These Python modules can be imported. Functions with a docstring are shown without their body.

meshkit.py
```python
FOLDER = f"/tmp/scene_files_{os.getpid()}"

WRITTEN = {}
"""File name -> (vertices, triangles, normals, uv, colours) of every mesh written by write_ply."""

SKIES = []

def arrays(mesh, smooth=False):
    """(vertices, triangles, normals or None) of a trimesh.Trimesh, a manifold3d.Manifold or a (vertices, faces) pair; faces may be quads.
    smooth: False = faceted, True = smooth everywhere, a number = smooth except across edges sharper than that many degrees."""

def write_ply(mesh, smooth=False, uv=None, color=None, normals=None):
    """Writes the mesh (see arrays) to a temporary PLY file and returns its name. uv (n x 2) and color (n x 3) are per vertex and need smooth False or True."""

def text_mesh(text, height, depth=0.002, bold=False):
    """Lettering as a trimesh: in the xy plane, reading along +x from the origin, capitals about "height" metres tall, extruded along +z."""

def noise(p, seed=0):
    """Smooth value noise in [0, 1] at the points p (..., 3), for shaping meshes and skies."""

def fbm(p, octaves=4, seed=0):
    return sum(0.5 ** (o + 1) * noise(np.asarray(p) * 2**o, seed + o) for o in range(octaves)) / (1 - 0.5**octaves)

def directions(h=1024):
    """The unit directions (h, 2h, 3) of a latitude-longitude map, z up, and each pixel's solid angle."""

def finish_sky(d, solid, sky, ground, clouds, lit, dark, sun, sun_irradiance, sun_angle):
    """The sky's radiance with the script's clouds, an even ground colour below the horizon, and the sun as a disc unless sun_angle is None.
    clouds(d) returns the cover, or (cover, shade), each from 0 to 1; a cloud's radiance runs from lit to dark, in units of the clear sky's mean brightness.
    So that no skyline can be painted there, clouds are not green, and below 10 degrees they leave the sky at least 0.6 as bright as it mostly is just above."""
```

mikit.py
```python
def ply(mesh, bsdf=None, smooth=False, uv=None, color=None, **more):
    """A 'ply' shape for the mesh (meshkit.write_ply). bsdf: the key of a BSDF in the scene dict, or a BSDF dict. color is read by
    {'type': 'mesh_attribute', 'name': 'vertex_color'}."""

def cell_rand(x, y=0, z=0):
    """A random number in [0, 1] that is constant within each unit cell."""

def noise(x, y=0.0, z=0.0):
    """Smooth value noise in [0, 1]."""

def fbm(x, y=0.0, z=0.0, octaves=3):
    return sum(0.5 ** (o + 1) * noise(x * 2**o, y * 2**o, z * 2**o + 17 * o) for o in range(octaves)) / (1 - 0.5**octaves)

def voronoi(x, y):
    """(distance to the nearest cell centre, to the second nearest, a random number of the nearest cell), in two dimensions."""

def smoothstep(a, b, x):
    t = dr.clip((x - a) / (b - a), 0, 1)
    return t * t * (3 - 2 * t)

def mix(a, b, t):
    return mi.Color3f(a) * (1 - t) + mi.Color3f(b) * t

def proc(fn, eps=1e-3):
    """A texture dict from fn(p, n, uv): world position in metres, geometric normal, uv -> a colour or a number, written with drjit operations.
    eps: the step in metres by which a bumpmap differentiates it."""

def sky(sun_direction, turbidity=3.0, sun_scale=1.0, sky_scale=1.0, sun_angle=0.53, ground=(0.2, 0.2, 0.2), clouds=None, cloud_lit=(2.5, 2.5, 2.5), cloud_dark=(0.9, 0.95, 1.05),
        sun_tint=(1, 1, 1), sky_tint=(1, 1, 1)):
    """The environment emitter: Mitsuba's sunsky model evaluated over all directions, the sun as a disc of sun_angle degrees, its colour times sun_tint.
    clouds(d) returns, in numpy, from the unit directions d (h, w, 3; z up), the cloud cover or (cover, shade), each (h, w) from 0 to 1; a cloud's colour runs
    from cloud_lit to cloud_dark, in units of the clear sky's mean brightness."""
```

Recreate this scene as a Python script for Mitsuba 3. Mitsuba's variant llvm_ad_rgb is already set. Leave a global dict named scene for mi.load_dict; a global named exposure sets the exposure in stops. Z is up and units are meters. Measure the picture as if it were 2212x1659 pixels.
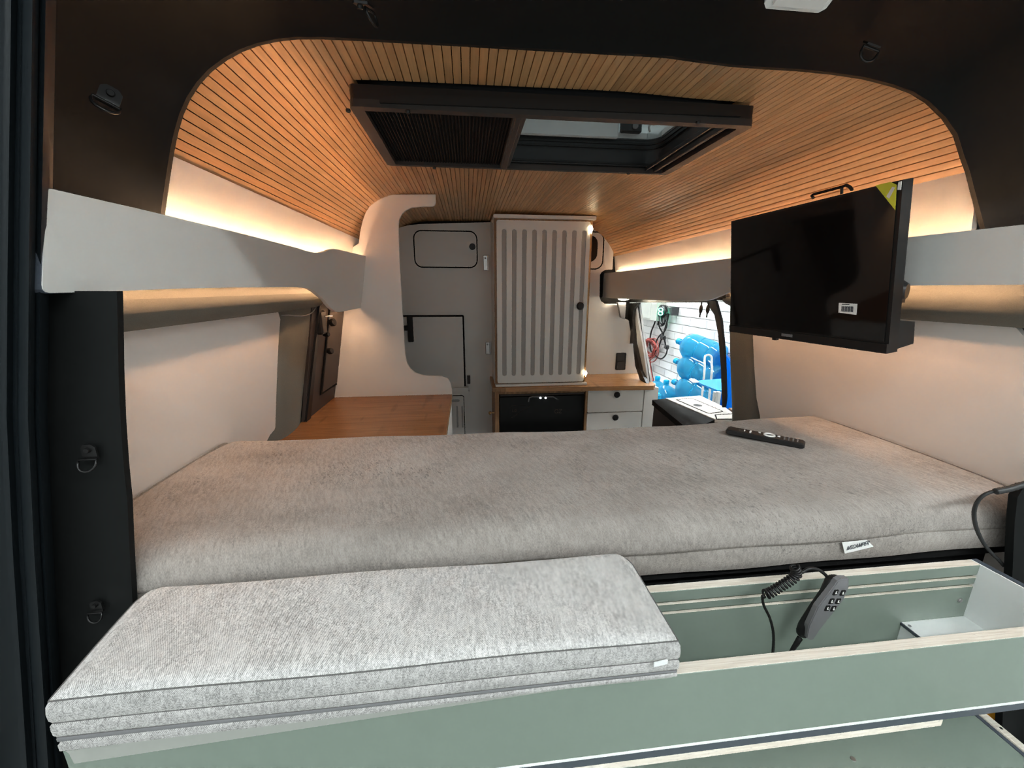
import math, random
import numpy as np
import trimesh, manifold3d as m3
import shapely
from shapely.geometry import Polygon, box as sbox, LineString, Point
import mitsuba as mi
import drjit as dr
import mikit, meshkit
from mikit import proc, noise, fbm, smoothstep, mix, cell_rand, ply

random.seed(7)
rng = np.random.RandomState(7)
scene, labels = {}, {}

# ------------------------------------------------------------------ camera, sky, lamps, exposure
W, H, F = 2212, 1659, 850.0                 # focal length in pixels of the frame
EYE_Z = 2.0                                 # the eye above the garage floor; all measures below are relative to the eye


def camera_axes(vx, vy, roll):
    ahead = np.array([vx - W / 2, vy - H / 2, F]); ahead /= np.linalg.norm(ahead)
    down = np.array([math.sin(roll), math.cos(roll), 0.0]); down -= ahead * (down @ ahead); down /= np.linalg.norm(down)
    return np.array([np.cross(down, ahead), ahead, -down])


AX = camera_axes(1010, 622, 0.024)
EYE = np.array([0.0, 0.0, EYE_Z])
T = mi.ScalarTransform4f
scene['camera'] = {'type': 'perspective', 'fov': math.degrees(2 * math.atan(W / 2 / F)), 'fov_axis': 'x', 'near_clip': 0.02, 'far_clip': 100.0,
                   'to_world': T().look_at(origin=EYE.tolist(), target=(EYE + AX[:, 2]).tolist(), up=(-AX[:, 1]).tolist())}
exposure = 2.15
SKY = 0.25
scene['sky'] = {'type': 'constant', 'radiance': {'type': 'rgb', 'value': [0.93 * SKY, 1.0 * SKY, 1.0 * SKY]}}
LAMP = 18.0          # garage tube lamps
LAMP_TINT = (0.93, 1.0, 1.0)
LED = 13.0           # warm strips
LED_TINT = (1.0, 0.57, 0.31)

# ------------------------------------------------------------------ measuring helpers: a place in the photograph on a known plane
def ray(px, py):
    return AX @ np.array([px - W / 2, py - H / 2, F])
def on_z(px, py, z):
    d = ray(px, py); return d * (z / d[2])
def on_y(px, py, y):
    d = ray(px, py); return d * (y / d[1])
def on_x(px, py, x):
    d = ray(px, py); return d * (x / d[0])
def on_plane(px, py, a, b):                 # the leaning side plane x = a + b z
    d = ray(px, py); return d * (a / (d[0] - b * d[2]))
def xz(pts, y):
    return [tuple(on_y(*p, y)[[0, 2]]) for p in pts]

# ------------------------------------------------------------------ mesh helpers
def mesh(v, f):
    return trimesh.Trimesh(np.asarray(v, float), np.asarray(f, int), process=False)
def cat(*ms):
    return trimesh.util.concatenate([m for m in ms])
def hull(pts):
    return trimesh.convex.convex_hull(np.asarray(pts, float))
def cbox(lo, hi, c=0.0015):
    lo, hi = np.minimum(lo, hi), np.maximum(lo, hi)
    c = min(c, 0.45 * float((hi - lo).min()))
    pts = []
    for i in range(8):
        s = np.array([(i >> k) & 1 for k in range(3)])
        p = np.where(s == 1, hi, lo); d = np.where(s == 1, -c, c)
        for k in range(3):
            q = p + d; q[k] = p[k]; pts.append(q)
    return hull(pts)
def geoms(g):
    return [x for x in getattr(g, 'geoms', [g]) if x.area > 1e-10]
def extr(poly, axis, a, b):
    """Extrudes the outline along an axis from a to b. Outline: (x,z) for 'y', (y,z) for 'x', (x,y) for 'z'."""
    out = []
    a, b = min(a, b), max(a, b)
    for g in geoms(poly):
        m = trimesh.creation.extrude_polygon(g, b - a, engine='earcut')
        u, v, w = m.vertices.T
        w = w + a
        f = m.faces
        if axis == 'y':
            vv = np.c_[u, w, v]; f = f[:, ::-1]
        elif axis == 'x':
            vv = np.c_[w, u, v]
        else:
            vv = np.c_[u, v, w]
        out.append(mesh(vv, f))
    return cat(*out)
def rrect(x0, x1, y0, y1, r, seg=6):
    x0, x1 = min(x0, x1), max(x0, x1); y0, y1 = min(y0, y1), max(y0, y1)
    r = min(r, 0.49 * (x1 - x0), 0.49 * (y1 - y0))
    return sbox(x0 + r, y0 + r, x1 - r, y1 - r).buffer(r, quad_segs=seg)
def soft(poly, r, seg=5):
    return poly.buffer(-r, join_style='mitre').buffer(2 * r, quad_segs=seg).buffer(-r, quad_segs=seg)
def spline(pts, n=8, closed=False):
    p = np.asarray(pts, float)
    if closed:
        q = np.vstack([p[-1], p, p[0], p[1]])
    else:
        q = np.vstack([2 * p[0] - p[1], p, 2 * p[-1] - p[-2]])
    out = []
    for i in range(1, len(q) - 2):
        for t in np.arange(n) / n:
            a, b, c, d = q[i - 1], q[i], q[i + 1], q[i + 2]
            out.append(0.5 * (2 * b + (c - a) * t + (2 * a - 5 * b + 4 * c - d) * t * t + (3 * b - a - 3 * c + d) * t ** 3))
    if not closed:
        out.append(q[-2])
    return np.array(out)
def tube(pts, r, n=8, closed=False):
    p = np.asarray(pts, float); m = len(p)
    r = np.broadcast_to(r, m)
    t = (np.roll(p, -1, 0) - np.roll(p, 1, 0)) if closed else np.gradient(p, axis=0)
    t /= np.linalg.norm(t, axis=1, keepdims=True) + 1e-12
    u = np.cross(t[0], [0.3, 0.2, 0.93]); u /= np.linalg.norm(u)
    rings = []
    a = np.arange(n) * 2 * np.pi / n
    for i in range(m):
        u = u - t[i] * (u @ t[i]); u /= np.linalg.norm(u); w = np.cross(t[i], u)
        rings.append(p[i] + r[i] * (np.cos(a)[:, None] * u + np.sin(a)[:, None] * w))
    v = np.vstack(rings); f = []
    for i in range(m if closed else m - 1):
        j = (i + 1) % m
        for k in range(n):
            l = (k + 1) % n
            f += [(i * n + k, i * n + l, j * n + l), (i * n + k, j * n + l, j * n + k)]
    if not closed:
        v = np.vstack([v, p[0], p[-1]]); c = m * n
        for k in range(n):
            l = (k + 1) % n
            f += [(c, l, k), (c + 1, (m - 1) * n + k, (m - 1) * n + l)]
    return mesh(v, f)
def lathe(profile, base, axis, n=24):
    """profile (radius, height) turned round the axis that starts at base."""
    base, ax = np.asarray(base, float), np.asarray(axis, float); ax = ax / np.linalg.norm(ax)
    u = np.cross(ax, [0.31, 0.95, 0.2]); u /= np.linalg.norm(u); w = np.cross(ax, u)
    a = np.arange(n) * 2 * np.pi / n
    ring = np.cos(a)[:, None] * u + np.sin(a)[:, None] * w
    v = np.vstack([base + ax * h + max(r, 1e-5) * ring for r, h in profile]); f = []
    for i in range(len(profile) - 1):
        for k in range(n):
            l = (k + 1) % n
            f += [(i * n + k, i * n + l, (i + 1) * n + l), (i * n + k, (i + 1) * n + l, (i + 1) * n + k)]
    return mesh(v, f)
def disc(c, axis, r, t, n=20, bev=0.15):
    return lathe([(0, 0), (r, 0), (r, t * (1 - bev * 2)), (r * (1 - bev), t), (0, t)], c, axis, n)
def sheet(grid, thick=None, outward=None):
    """A surface from a grid of points (rows x columns); thick gives it a back at that distance along outward (a vector, or per point)."""
    g = np.asarray(grid, float); r, c = g.shape[:2]
    idx = np.arange(r * c).reshape(r, c)
    q = np.stack([idx[:-1, :-1], idx[:-1, 1:], idx[1:, 1:], idx[1:, :-1]], -1).reshape(-1, 4)
    f = np.vstack([q[:, [0, 1, 2]], q[:, [0, 2, 3]]]); v = g.reshape(-1, 3)
    if thick is None:
        return mesh(v, f)
    o = np.broadcast_to(np.asarray(outward, float), g.shape).reshape(-1, 3) * thick
    n = r * c
    rim = list(idx[0]) + list(idx[1:, -1]) + list(idx[-1, -2::-1]) + list(idx[-2:0:-1, 0])
    side = []
    for a, b in zip(rim, rim[1:] + rim[:1]):
        side += [(b, a, a + n), (b, a + n, b + n)]
    m = mesh(np.vstack([v, v + o]), np.vstack([f, f[:, ::-1] + n, side]))
    m.fix_normals()
    return m
def lean(m, a, b):
    """Shears a mesh built at x = 0 so that x = a + b z."""
    m = m.copy(); m.vertices[:, 0] += a + b * m.vertices[:, 2]; return m
def ellipsoids(pts, radii, squash=(1, 1, 1), seg=20):
    """The hull of round balls along a chain, joined bone by bone."""
    out = None
    balls = [m3.Manifold.sphere(1.0, seg).scale(tuple(np.array(squash) * r)).translate(tuple(map(float, p))) for p, r in zip(pts, radii)]
    for a, b in zip(balls, balls[1:]):
        h = m3.Manifold.batch_hull([a, b]); out = h if out is None else out + h
    q = out.to_mesh()
    return mesh(q.vert_properties[:, :3], q.tri_verts)
def frame_text(text, height, origin, right, up, depth=0.0006, bold=False, squeeze=1.0):
    m = meshkit.text_mesh(text, height, depth, bold)
    r, u = np.asarray(right, float), np.asarray(up, float)
    r = r / np.linalg.norm(r); u = u / np.linalg.norm(u); n = np.cross(r, u)
    v = m.vertices
    return mesh(np.asarray(origin) + v[:, :1] * r * squeeze + v[:, 1:2] * u + v[:, 2:] * n, m.faces)

# ------------------------------------------------------------------ adding to the scene
def numbered(key):
    if not any(k == key or k.startswith(key + '__') for k in list(scene) + list(labels)):
        return key
    i = 1
    while any(k == f'{key}_{i:03d}' or k.startswith(f'{key}_{i:03d}__') for k in list(scene) + list(labels)):
        i += 1
    return f'{key}_{i:03d}'
def thing(name, label, category, group=None):
    key = numbered(name); labels[key] = {'label': label, 'category': category}
    if group:
        labels[key]['group'] = group
    return key
def structure(name, label=None):
    labels[name] = {'kind': 'structure'}
    if label:
        labels[name]['label'] = label
    return name
def put(key, m, bsdf, smooth=False, **more):
    m = m.copy(); m.vertices = np.asarray(m.vertices) + [0, 0, EYE_Z]
    scene[key] = ply(m, bsdf, smooth, **more)
    return key
def part(parent, name, m, bsdf, smooth=False, label=None, **more):
    key = numbered(parent + '__' + name)
    put(key, m, bsdf, smooth, **more)
    if label:
        labels[key] = {'label': label}
    return key
def single(name, label, category, m, bsdf, smooth=False, group=None, **more):
    key = thing(name, label, category, group)
    del_labels = labels.pop(key)
    put(key, m, bsdf, smooth, **more)
    labels[key] = del_labels
    return key

# ------------------------------------------------------------------ materials
def mat(name, color, rough=0.5, spec=0.5, metallic=0.0, two=True, **kw):
    if callable(color):
        tex = proc(color)
    else:
        tex = {'type': 'rgb', 'value': list(color)}
    d = {'type': 'principled', 'base_color': tex, 'roughness': rough, 'metallic': metallic, 'specular': spec, **kw}
    scene['m_' + name] = {'type': 'twosided', 'bsdf': d} if two else d
    return 'm_' + name

WHITE = mat('white', (0.76, 0.74, 0.70), 0.45, 0.4)
BOARD = mat('board_white', (0.60, 0.60, 0.575), 0.4, 0.4)
PANEL = mat('panel_white', (0.66, 0.615, 0.575), 0.5, 0.35)
GREYWHITE = mat('grey_white', (0.67, 0.65, 0.615), 0.5, 0.4)
GROOVE = mat('groove', (0.36, 0.355, 0.34), 0.6, 0.3)
BLACK = mat('black', (0.008, 0.008, 0.008), 0.4, 0.35)
GAP = mat('gap', (0.008, 0.008, 0.008), 0.8, 0.1)
RUBBER = mat('rubber', (0.02, 0.021, 0.021), 0.5, 0.4)
EDGE = mat('edge_band', (0.05, 0.06, 0.075), 0.35, 0.5)
PLASTIC = mat('dark_plastic', (0.016, 0.017, 0.018), 0.4, 0.4)
VENTFRAME = mat('vent_frame', (0.026, 0.023, 0.021), 0.45, 0.3)
SCREEN = mat('screen', (0.004, 0.0035, 0.0035), 0.05, 0.4)
SEAM = mat('seam', (0.12, 0.118, 0.115), 0.8, 0.1)
PRINT = mat('dim_print', (0.075, 0.055, 0.045), 0.5, 0.2)
FRIDGE = mat('fridge_glass', (0.004, 0.004, 0.004), 0.12, 0.12)
CHROME = mat('steel', (0.42, 0.41, 0.40), 0.38, 0.5, metallic=1.0)
BRASS = mat('brass', (0.62, 0.42, 0.2), 0.3, 0.5, metallic=1.0)
GREEN = mat('green', lambda p, n, uv: mix((0.160, 0.196, 0.165), (0.178, 0.217, 0.184), fbm(p.x * 3, p.y * 3, p.z * 3)), 0.38, 0.45)
UPHOL = mat('upholstery', lambda p, n, uv: mi.Color3f(0.125, 0.123, 0.105) * (0.86 + 0.28 * noise(p.x * 900, p.y * 900, p.z * 900)), 0.9, 0.2, sheen=0.3)
BROWN = mat('brown_panel', (0.038, 0.029, 0.025), 0.5, 0.35)
LINING = mat('lining', lambda p, n, uv: mi.Color3f(0.0034, 0.0042, 0.0042) + mi.Color3f(0.006) * smoothstep(0.6, 0.85, fbm(p.x * 9, p.y * 9, p.z * 7, 4)), 0.75, 0.2)
JAMB = mat('jamb', (0.006, 0.009, 0.011), 0.5, 0.25)
ORANGE = mat('orange', (0.75, 0.33, 0.02), 0.45, 0.4)
YELLOW = mat('yellow', (0.62, 0.60, 0.05), 0.5, 0.4)
PAPER = mat('paper', (0.8, 0.8, 0.78), 0.6, 0.3)
INK = mat('ink', (0.03, 0.035, 0.045), 0.6, 0.3)
GREYPLAST = mat('grey_plastic', (0.15, 0.15, 0.155), 0.4, 0.45)
INNERWHITE = mat('inner_white', (0.78, 0.80, 0.79), 0.5, 0.4)


def twill(p, warm, lo, hi, f):
    # diagonal twill lines broken by slubs
    w = dr.sin(6.2832 * f * (p.x * 0.83 + p.y * 0.56 + p.z * 0.9) + 2.6 * noise(p.x * 300, p.y * 300, p.z * 300))
    a = noise(p.x * 900, p.y * 640, p.z * 640)
    b = noise(p.x * 520, p.y * 120, p.z * 120 + 7)
    c = fbm(p.x * 26, p.y * 20, p.z * 22)
    t = dr.clip(0.52 + 0.26 * w + 0.75 * (a - 0.5) + 0.55 * (b - 0.5) + 0.35 * (c - 0.5), 0, 1)
    return mix(lo, hi, t) * mi.Color3f(warm)
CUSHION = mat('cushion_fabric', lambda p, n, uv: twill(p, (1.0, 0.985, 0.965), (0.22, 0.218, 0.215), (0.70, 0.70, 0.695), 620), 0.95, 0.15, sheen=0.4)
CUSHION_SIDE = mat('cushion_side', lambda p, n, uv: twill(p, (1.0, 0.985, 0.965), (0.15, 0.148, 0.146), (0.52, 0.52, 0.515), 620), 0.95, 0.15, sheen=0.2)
CUSHION_BACK = mat('cushion_back', (0.30, 0.31, 0.285), 0.9, 0.2)


def chenille(p, n, uv):
    a = noise(p.x * 900 + p.y * 250, p.y * 420, p.z * 420)
    b = noise(p.x * 330 + p.y * 120, p.y * 80, p.z * 90)
    c = fbm(p.x * 7, p.y * 11, p.z * 9 + 3)
    d = smoothstep(0.62, 0.95, noise(p.x * 420 + p.y * 160, p.y * 170, 4.0 + p.z * 300)) * smoothstep(0.45, 0.75, fbm(p.x * 9, p.y * 9, p.z * 9))
    t = dr.clip(0.5 + 0.5 * (a - 0.5) + 0.36 * (b - 0.5) + 0.8 * (c - 0.5), 0, 1)
    return mix((0.160, 0.142, 0.127), (0.365, 0.338, 0.312), t) * (1 - 0.42 * d)
MATTRESS = mat('mattress_fabric', chenille, 0.9, 0.2, sheen=0.35)


def wood(base, dark, fx, fy, fz, seed, amt=1.0):
    def fn(p, n, uv):
        g = fbm(p.x * fx + seed, p.y * fy + seed * 0.7, p.z * fz, 4)
        s = noise(p.x * fx * 3.1 + seed, p.y * fy * 4, p.z * fz * 3.1)
        k = smoothstep(0.72, 0.9, noise(p.x * 40 + seed, p.y * 7 + seed, p.z * 40))
        return mix(dark, base, dr.clip(0.5 + amt * 1.5 * (g - 0.5) + amt * 0.7 * (s - 0.5), 0, 1)) * (1 - 0.18 * k)
    return fn
PLANKS = []
for i, k in enumerate((1.0, 0.94, 1.06, 0.88, 1.0, 1.09)):
    b = (0.58 * k, 0.335 * k * (1.0 if i != 4 else 0.93), 0.155 * k * (1.0 if i != 4 else 0.88)); d = tuple(0.80 * c for c in b)
    PLANKS.append(mat(f'plank_{i}', wood(b, d, 130, 6, 130, 3.7 * i + 1), 0.42, 0.4))
COUNTER = mat('counter_wood', wood((0.235, 0.112, 0.046), (0.15, 0.066, 0.026), 5, 90, 60, 2.2), 0.35, 0.45)
WORKTOP = mat('worktop_wood', wood((0.46, 0.25, 0.11), (0.31, 0.15, 0.06), 6, 90, 60, 5.2), 0.32, 0.45)
OAK = mat('oak_edge', wood((0.34, 0.20, 0.10), (0.2, 0.105, 0.045), 120, 120, 8, 8.2), 0.45, 0.4)


def plywood(p, n, uv):
    layers = noise(p.y * 900 + p.x * 4, p.x * 25, p.z * 300)
    streak = smoothstep(0.74, 0.9, noise(p.x * 170, p.y * 1900, p.z * 900))
    return mix((0.66, 0.58, 0.48), (0.84, 0.79, 0.70), layers) * (1 - 0.28 * streak)
PLY = mat('plywood', plywood, 0.6, 0.3)
PLYRAW = mat('groove_wood', (0.42, 0.30, 0.18), 0.7, 0.2)
MASONRY = [mat(f'masonry_{i}', (c, c, c * 0.985), 0.7, 0.3) for i, c in enumerate((0.80, 0.76, 0.83))]
MORTAR = mat('mortar', (0.50, 0.50, 0.49), 0.9, 0.1)
CONCRETE = mat('concrete', lambda p, n, uv: mi.Color3f(0.30, 0.30, 0.29) * (0.8 + 0.4 * fbm(p.x * 3, p.y * 3, p.z)), 0.8, 0.2)
BODY = mat('body_paint', (0.55, 0.56, 0.56), 0.35, 0.5)
BLUE = mat('blue_sheet', (0.0, 0.16, 0.70), 0.5, 0.4)
BLUESHELF = mat('blue_shelf', (0.0, 0.30, 0.78), 0.4, 0.45)
CAPBLUE = mat('cap_blue', (0.0, 0.33, 0.60), 0.4, 0.4)
WIRE = mat('white_wire', (0.8, 0.82, 0.82), 0.4, 0.4)
RED = mat('red_hose', (0.27, 0.045, 0.035), 0.5, 0.4)
BOXGREY = mat('box_grey', (0.56, 0.57, 0.52), 0.5, 0.3)
scene['m_bottle'] = {'type': 'principledthin', 'base_color': {'type': 'rgb', 'value': [0.10, 0.62, 0.86]}, 'roughness': 0.08, 'spec_trans': 0.72, 'diff_trans': 0.9, 'eta': 1.4}
BOTTLE = 'm_bottle'
scene['m_dome'] = {'type': 'principledthin', 'base_color': {'type': 'rgb', 'value': [0.62, 0.66, 0.66]}, 'roughness': 0.4, 'spec_trans': 0.2, 'diff_trans': 1.0, 'eta': 1.4}
DOME = 'm_dome'
DARK = mat('dark_hardware', (0.006, 0.006, 0.006), 0.35, 0.35)
LEDBODY = mat('led_body', (0.7, 0.6, 0.45), 0.6, 0.2)

def glow(power, tint=(1, 1, 1)):
    return {'type': 'area', 'radiance': {'type': 'rgb', 'value': [power * c for c in tint]}}

# ================================================================== THE GARAGE
GROUND = -EYE_Z
put(structure('floor_garage', 'grey concrete garage floor'), cbox((-6, -6, GROUND - 0.1), (4, 9, GROUND), 0.001), CONCRETE)
WX = 2.5
g = structure('wall_garage', 'white painted block wall of the garage outside the side door')
part(g, 'mortar', cbox((WX + 0.012, -1.5, GROUND), (WX + 0.15, 9, 1.3), 0.001), MORTAR)
bh, bl = 0.098, 0.315
row = 0
z = -1.30
while z < 0.42:
    y = 2.2 + (0.5 * bl if row % 2 else 0.0)
    while y < 7.4:
        q = 0.0035 * rng.rand()
        part(g, 'brick', cbox((WX - q, y + 0.004, z + 0.004), (WX + 0.03, y + bl - 0.004, z + bh - 0.004), 0.003), MASONRY[rng.randint(3)])
        y += bl
    z += bh; row += 1

def lamp(x, y, z, length, along='y', k_=1.0):
    k = thing('tube_lamp', f'white ceiling tube lamp of the garage {"behind the rear doors" if y < 1 else "by the block wall"}, {"left one" if x < 0 else "right one" if y < 1 else "nearer one" if y < 4 else "farther one"}', 'lamp', 'garage ceiling lamps')
    d = np.array([0, length / 2, 0]) if along == 'y' else np.array([length / 2, 0, 0])
    w = np.array([0.06, 0, 0]) if along == 'y' else np.array([0, 0.06, 0])
    c = np.array([x, y, z])
    part(k, 'housing', cbox(c - d - w, c + d + w + [0, 0, 0.05], 0.004), WIRE)
    if x > 1.5:
        part(k, 'wall_arm', cbox(c + [0.05, -0.02, 0.0], [WX, y + 0.02, z + 0.03], 0.002), WIRE)
    lo, hi = c - d * 0.98 - w * 0.8, c + d * 0.98 + w * 0.8
    part(k, 'diffuser', cbox(lo - [0, 0, 0.03], hi - [0, 0, 0.004], 0.006), PAPER, emitter=glow(LAMP * k_, LAMP_TINT))
lamp(-1.0, -1.1, 1.35, 1.8, 'x', 0.55)
lamp(1.25, -1.1, 1.35, 1.8, 'x', 1.35)
lamp(1.75, 3.2, 1.25, 1.5, 'y', 2.2)
lamp(1.75, 5.2, 1.25, 1.5, 'y', 2.2)

# ================================================================== THE VAN SHELL
LB = 0.19                                   # the left side leans out by this much per metre down
RB = -0.15
def left_x(z): return -0.492 + LB * (z - 0.196)
def right_x(z): return 1.02 + RB * z
YB = 2.58                                   # the bulkhead
FLOOR = -1.42
put(structure('floor', 'van floor'), cbox((-0.95, 0.45, FLOOR - 0.05), (1.28, 3.0, FLOOR), 0.002), PLASTIC)

# roof skin with the hole of the roof vent, and side skins
r = structure('roof', 'van roof skin above the ceiling')
hole = sbox(-0.20, 0.950, 0.590, 1.297)
part(r, 'skin', extr(sbox(-0.90, 0.30, 1.40, 3.0).difference(hole), 'z', 0.445, 0.46), BODY)

# ---- ceiling: narrow wooden planks along the van
rim = [(353, 480), (357, 460), (361, 430), (366, 395), (371, 362), (377, 325), (385, 288), (396, 250), (412, 214), (432, 183), (458, 155), (490, 131), (525, 112), (560, 99), (600, 90), (645, 85.5), (700, 85.5),
       (800, 90), (900, 95.5), (1000, 101), (1100, 107), (1200, 112.5), (1300, 118), (1380, 122), (1440, 126), (1510, 136), (1580, 145), (1650, 150), (1719, 154), (1789, 161), (1859, 171), (1922, 187), (1964, 202), (1998, 223), (2033, 257), (2058, 293), (2072, 339), (2084, 372), (2096, 419), (2117, 496), (2128, 540)]
XC = 0.26
cpro = np.array([on_y(*p, 0.80)[[0, 2]] for p in rim[4:38]])
for _ in range(2):
    cpro[1:-1] = 0.25 * cpro[:-2] + 0.5 * cpro[1:-1] + 0.25 * cpro[2:]
print('ceiling ends', cpro[0], cpro[-1], cpro[:, 1].max())
cx, cz = spline(cpro, 12).T
s = np.r_[0, np.cumsum(np.hypot(np.diff(cx), np.diff(cz)))]
PW = 0.0163
npl = int(s[-1] / PW)
edges = np.linspace(0, s[-1], npl + 1)
ex, ez = np.interp(edges, s, cx), np.interp(edges, s, cz)
def cross(y):
    """The ceiling's cross-section: the right half narrows a little towards the front of the van."""
    t = (y - 0.765) / (2.58 - 0.765)
    k = 0.985 + (0.887 - 0.985) * t
    X = np.where(ex > XC, XC + (ex - XC) * k, ex)
    Z = ez - np.where(ex > XC, (0.004 + 0.034 * t) * np.clip((ex - 0.75) / 0.29, 0, 1) ** 1.5, 0)
    return X, Z
ceiling = structure('ceiling', 'ceiling of narrow warm brown wooden planks running along the van')
hx = (-0.21, 0.615)
for (y0, y1, sel) in ((0.765, 0.93, None), (1.31, 2.72, None)):
    gr = np.array([[(x, y, z + 0.012) for x, z in zip(*cross(y))] for y in (y0, y1)])
    part(ceiling, 'backing', sheet(gr, 0.01, (0, 0, 1)), GAP)
for sel in (ex < hx[0] + 0.02, ex > hx[1] - 0.02):
    gr = np.array([[(x, y, z + 0.012) for x, z in zip(cross(y)[0][sel], cross(y)[1][sel])] for y in (0.93, 1.31)])
    part(ceiling, 'backing', sheet(gr, 0.01, (0, 0, 1)), GAP)
gapw = 0.0006
def plank_piece(i, y0, y1):
    pts = []
    for y in (y0, y1):
        X, Z = cross(y)
        a, b = np.array([X[i], Z[i]]), np.array([X[i + 1], Z[i + 1]])
        t = (b - a) / np.linalg.norm(b - a); n = np.array([-t[1], t[0]])
        if n[1] < 0: n = -n
        lo = a + t * gapw, b - t * gapw
        pts += [(p[0], y, p[1]) for p in (lo[0] + n * 0.0018, lo[0] + t * 0.0005, lo[1] - t * 0.0005, lo[1] + n * 0.0018, lo[1] + n * 0.012, lo[0] + n * 0.012)]
    return hull(pts)
last = -1
for i in range(npl):
    inside = ex[i + 1] > hx[0] and ex[i] < hx[1]
    m = cat(plank_piece(i, 0.768, 0.928), plank_piece(i, 1.311, 2.66)) if inside else plank_piece(i, 0.768, 2.66)
    c = rng.choice([k for k in range(6) if k != last]); last = c
    part(ceiling, 'plank', m, PLANKS[c])

# ---- side walls
wl = structure('wall_left', 'left van wall, white panels above and below')
up = np.array([[(left_x(z), y, z) for y in (0.762, 2.66)] for z in (0.215, -0.06)])
part(wl, 'upper_panel', sheet(up, 0.012, (-1, 0, 0)), PANEL)
part(wl, 'skin', sheet(np.array([[(left_x(z) - 0.18, y, z) for y in (0.30, 3.0)] for z in (0.46, FLOOR)]), 0.02, (-1, 0, 0)), BODY)
low = [(200, 694), (258, 689), (400, 680), (500, 669), (570, 661), (590, 664), (601, 674), (607, 695), (608, 725), (604, 790), (600, 880), (598, 912), (593, 928), (583, 940), (560, 985)]
PA, PBn = -0.560, LB                        # the lower panel: x = PA + LB z
lp = [on_plane(*p, PA, PBn)[1:] for p in low]
lp = Polygon([(0.50, lp[0][1])] + [tuple(q) for q in lp[1:]] + [(lp[-1][0], -0.62), (0.50, -0.62)])
part(wl, 'lower_panel', lean(extr(lp, 'x', -0.012, 0.0), PA, PBn), PANEL, 30)
part(wl, 'lower_backing', lean(extr(sbox(0.45, -1.4, 2.66, 0.05), 'x', -0.06, -0.03), PA, PBn), UPHOL)
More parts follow.
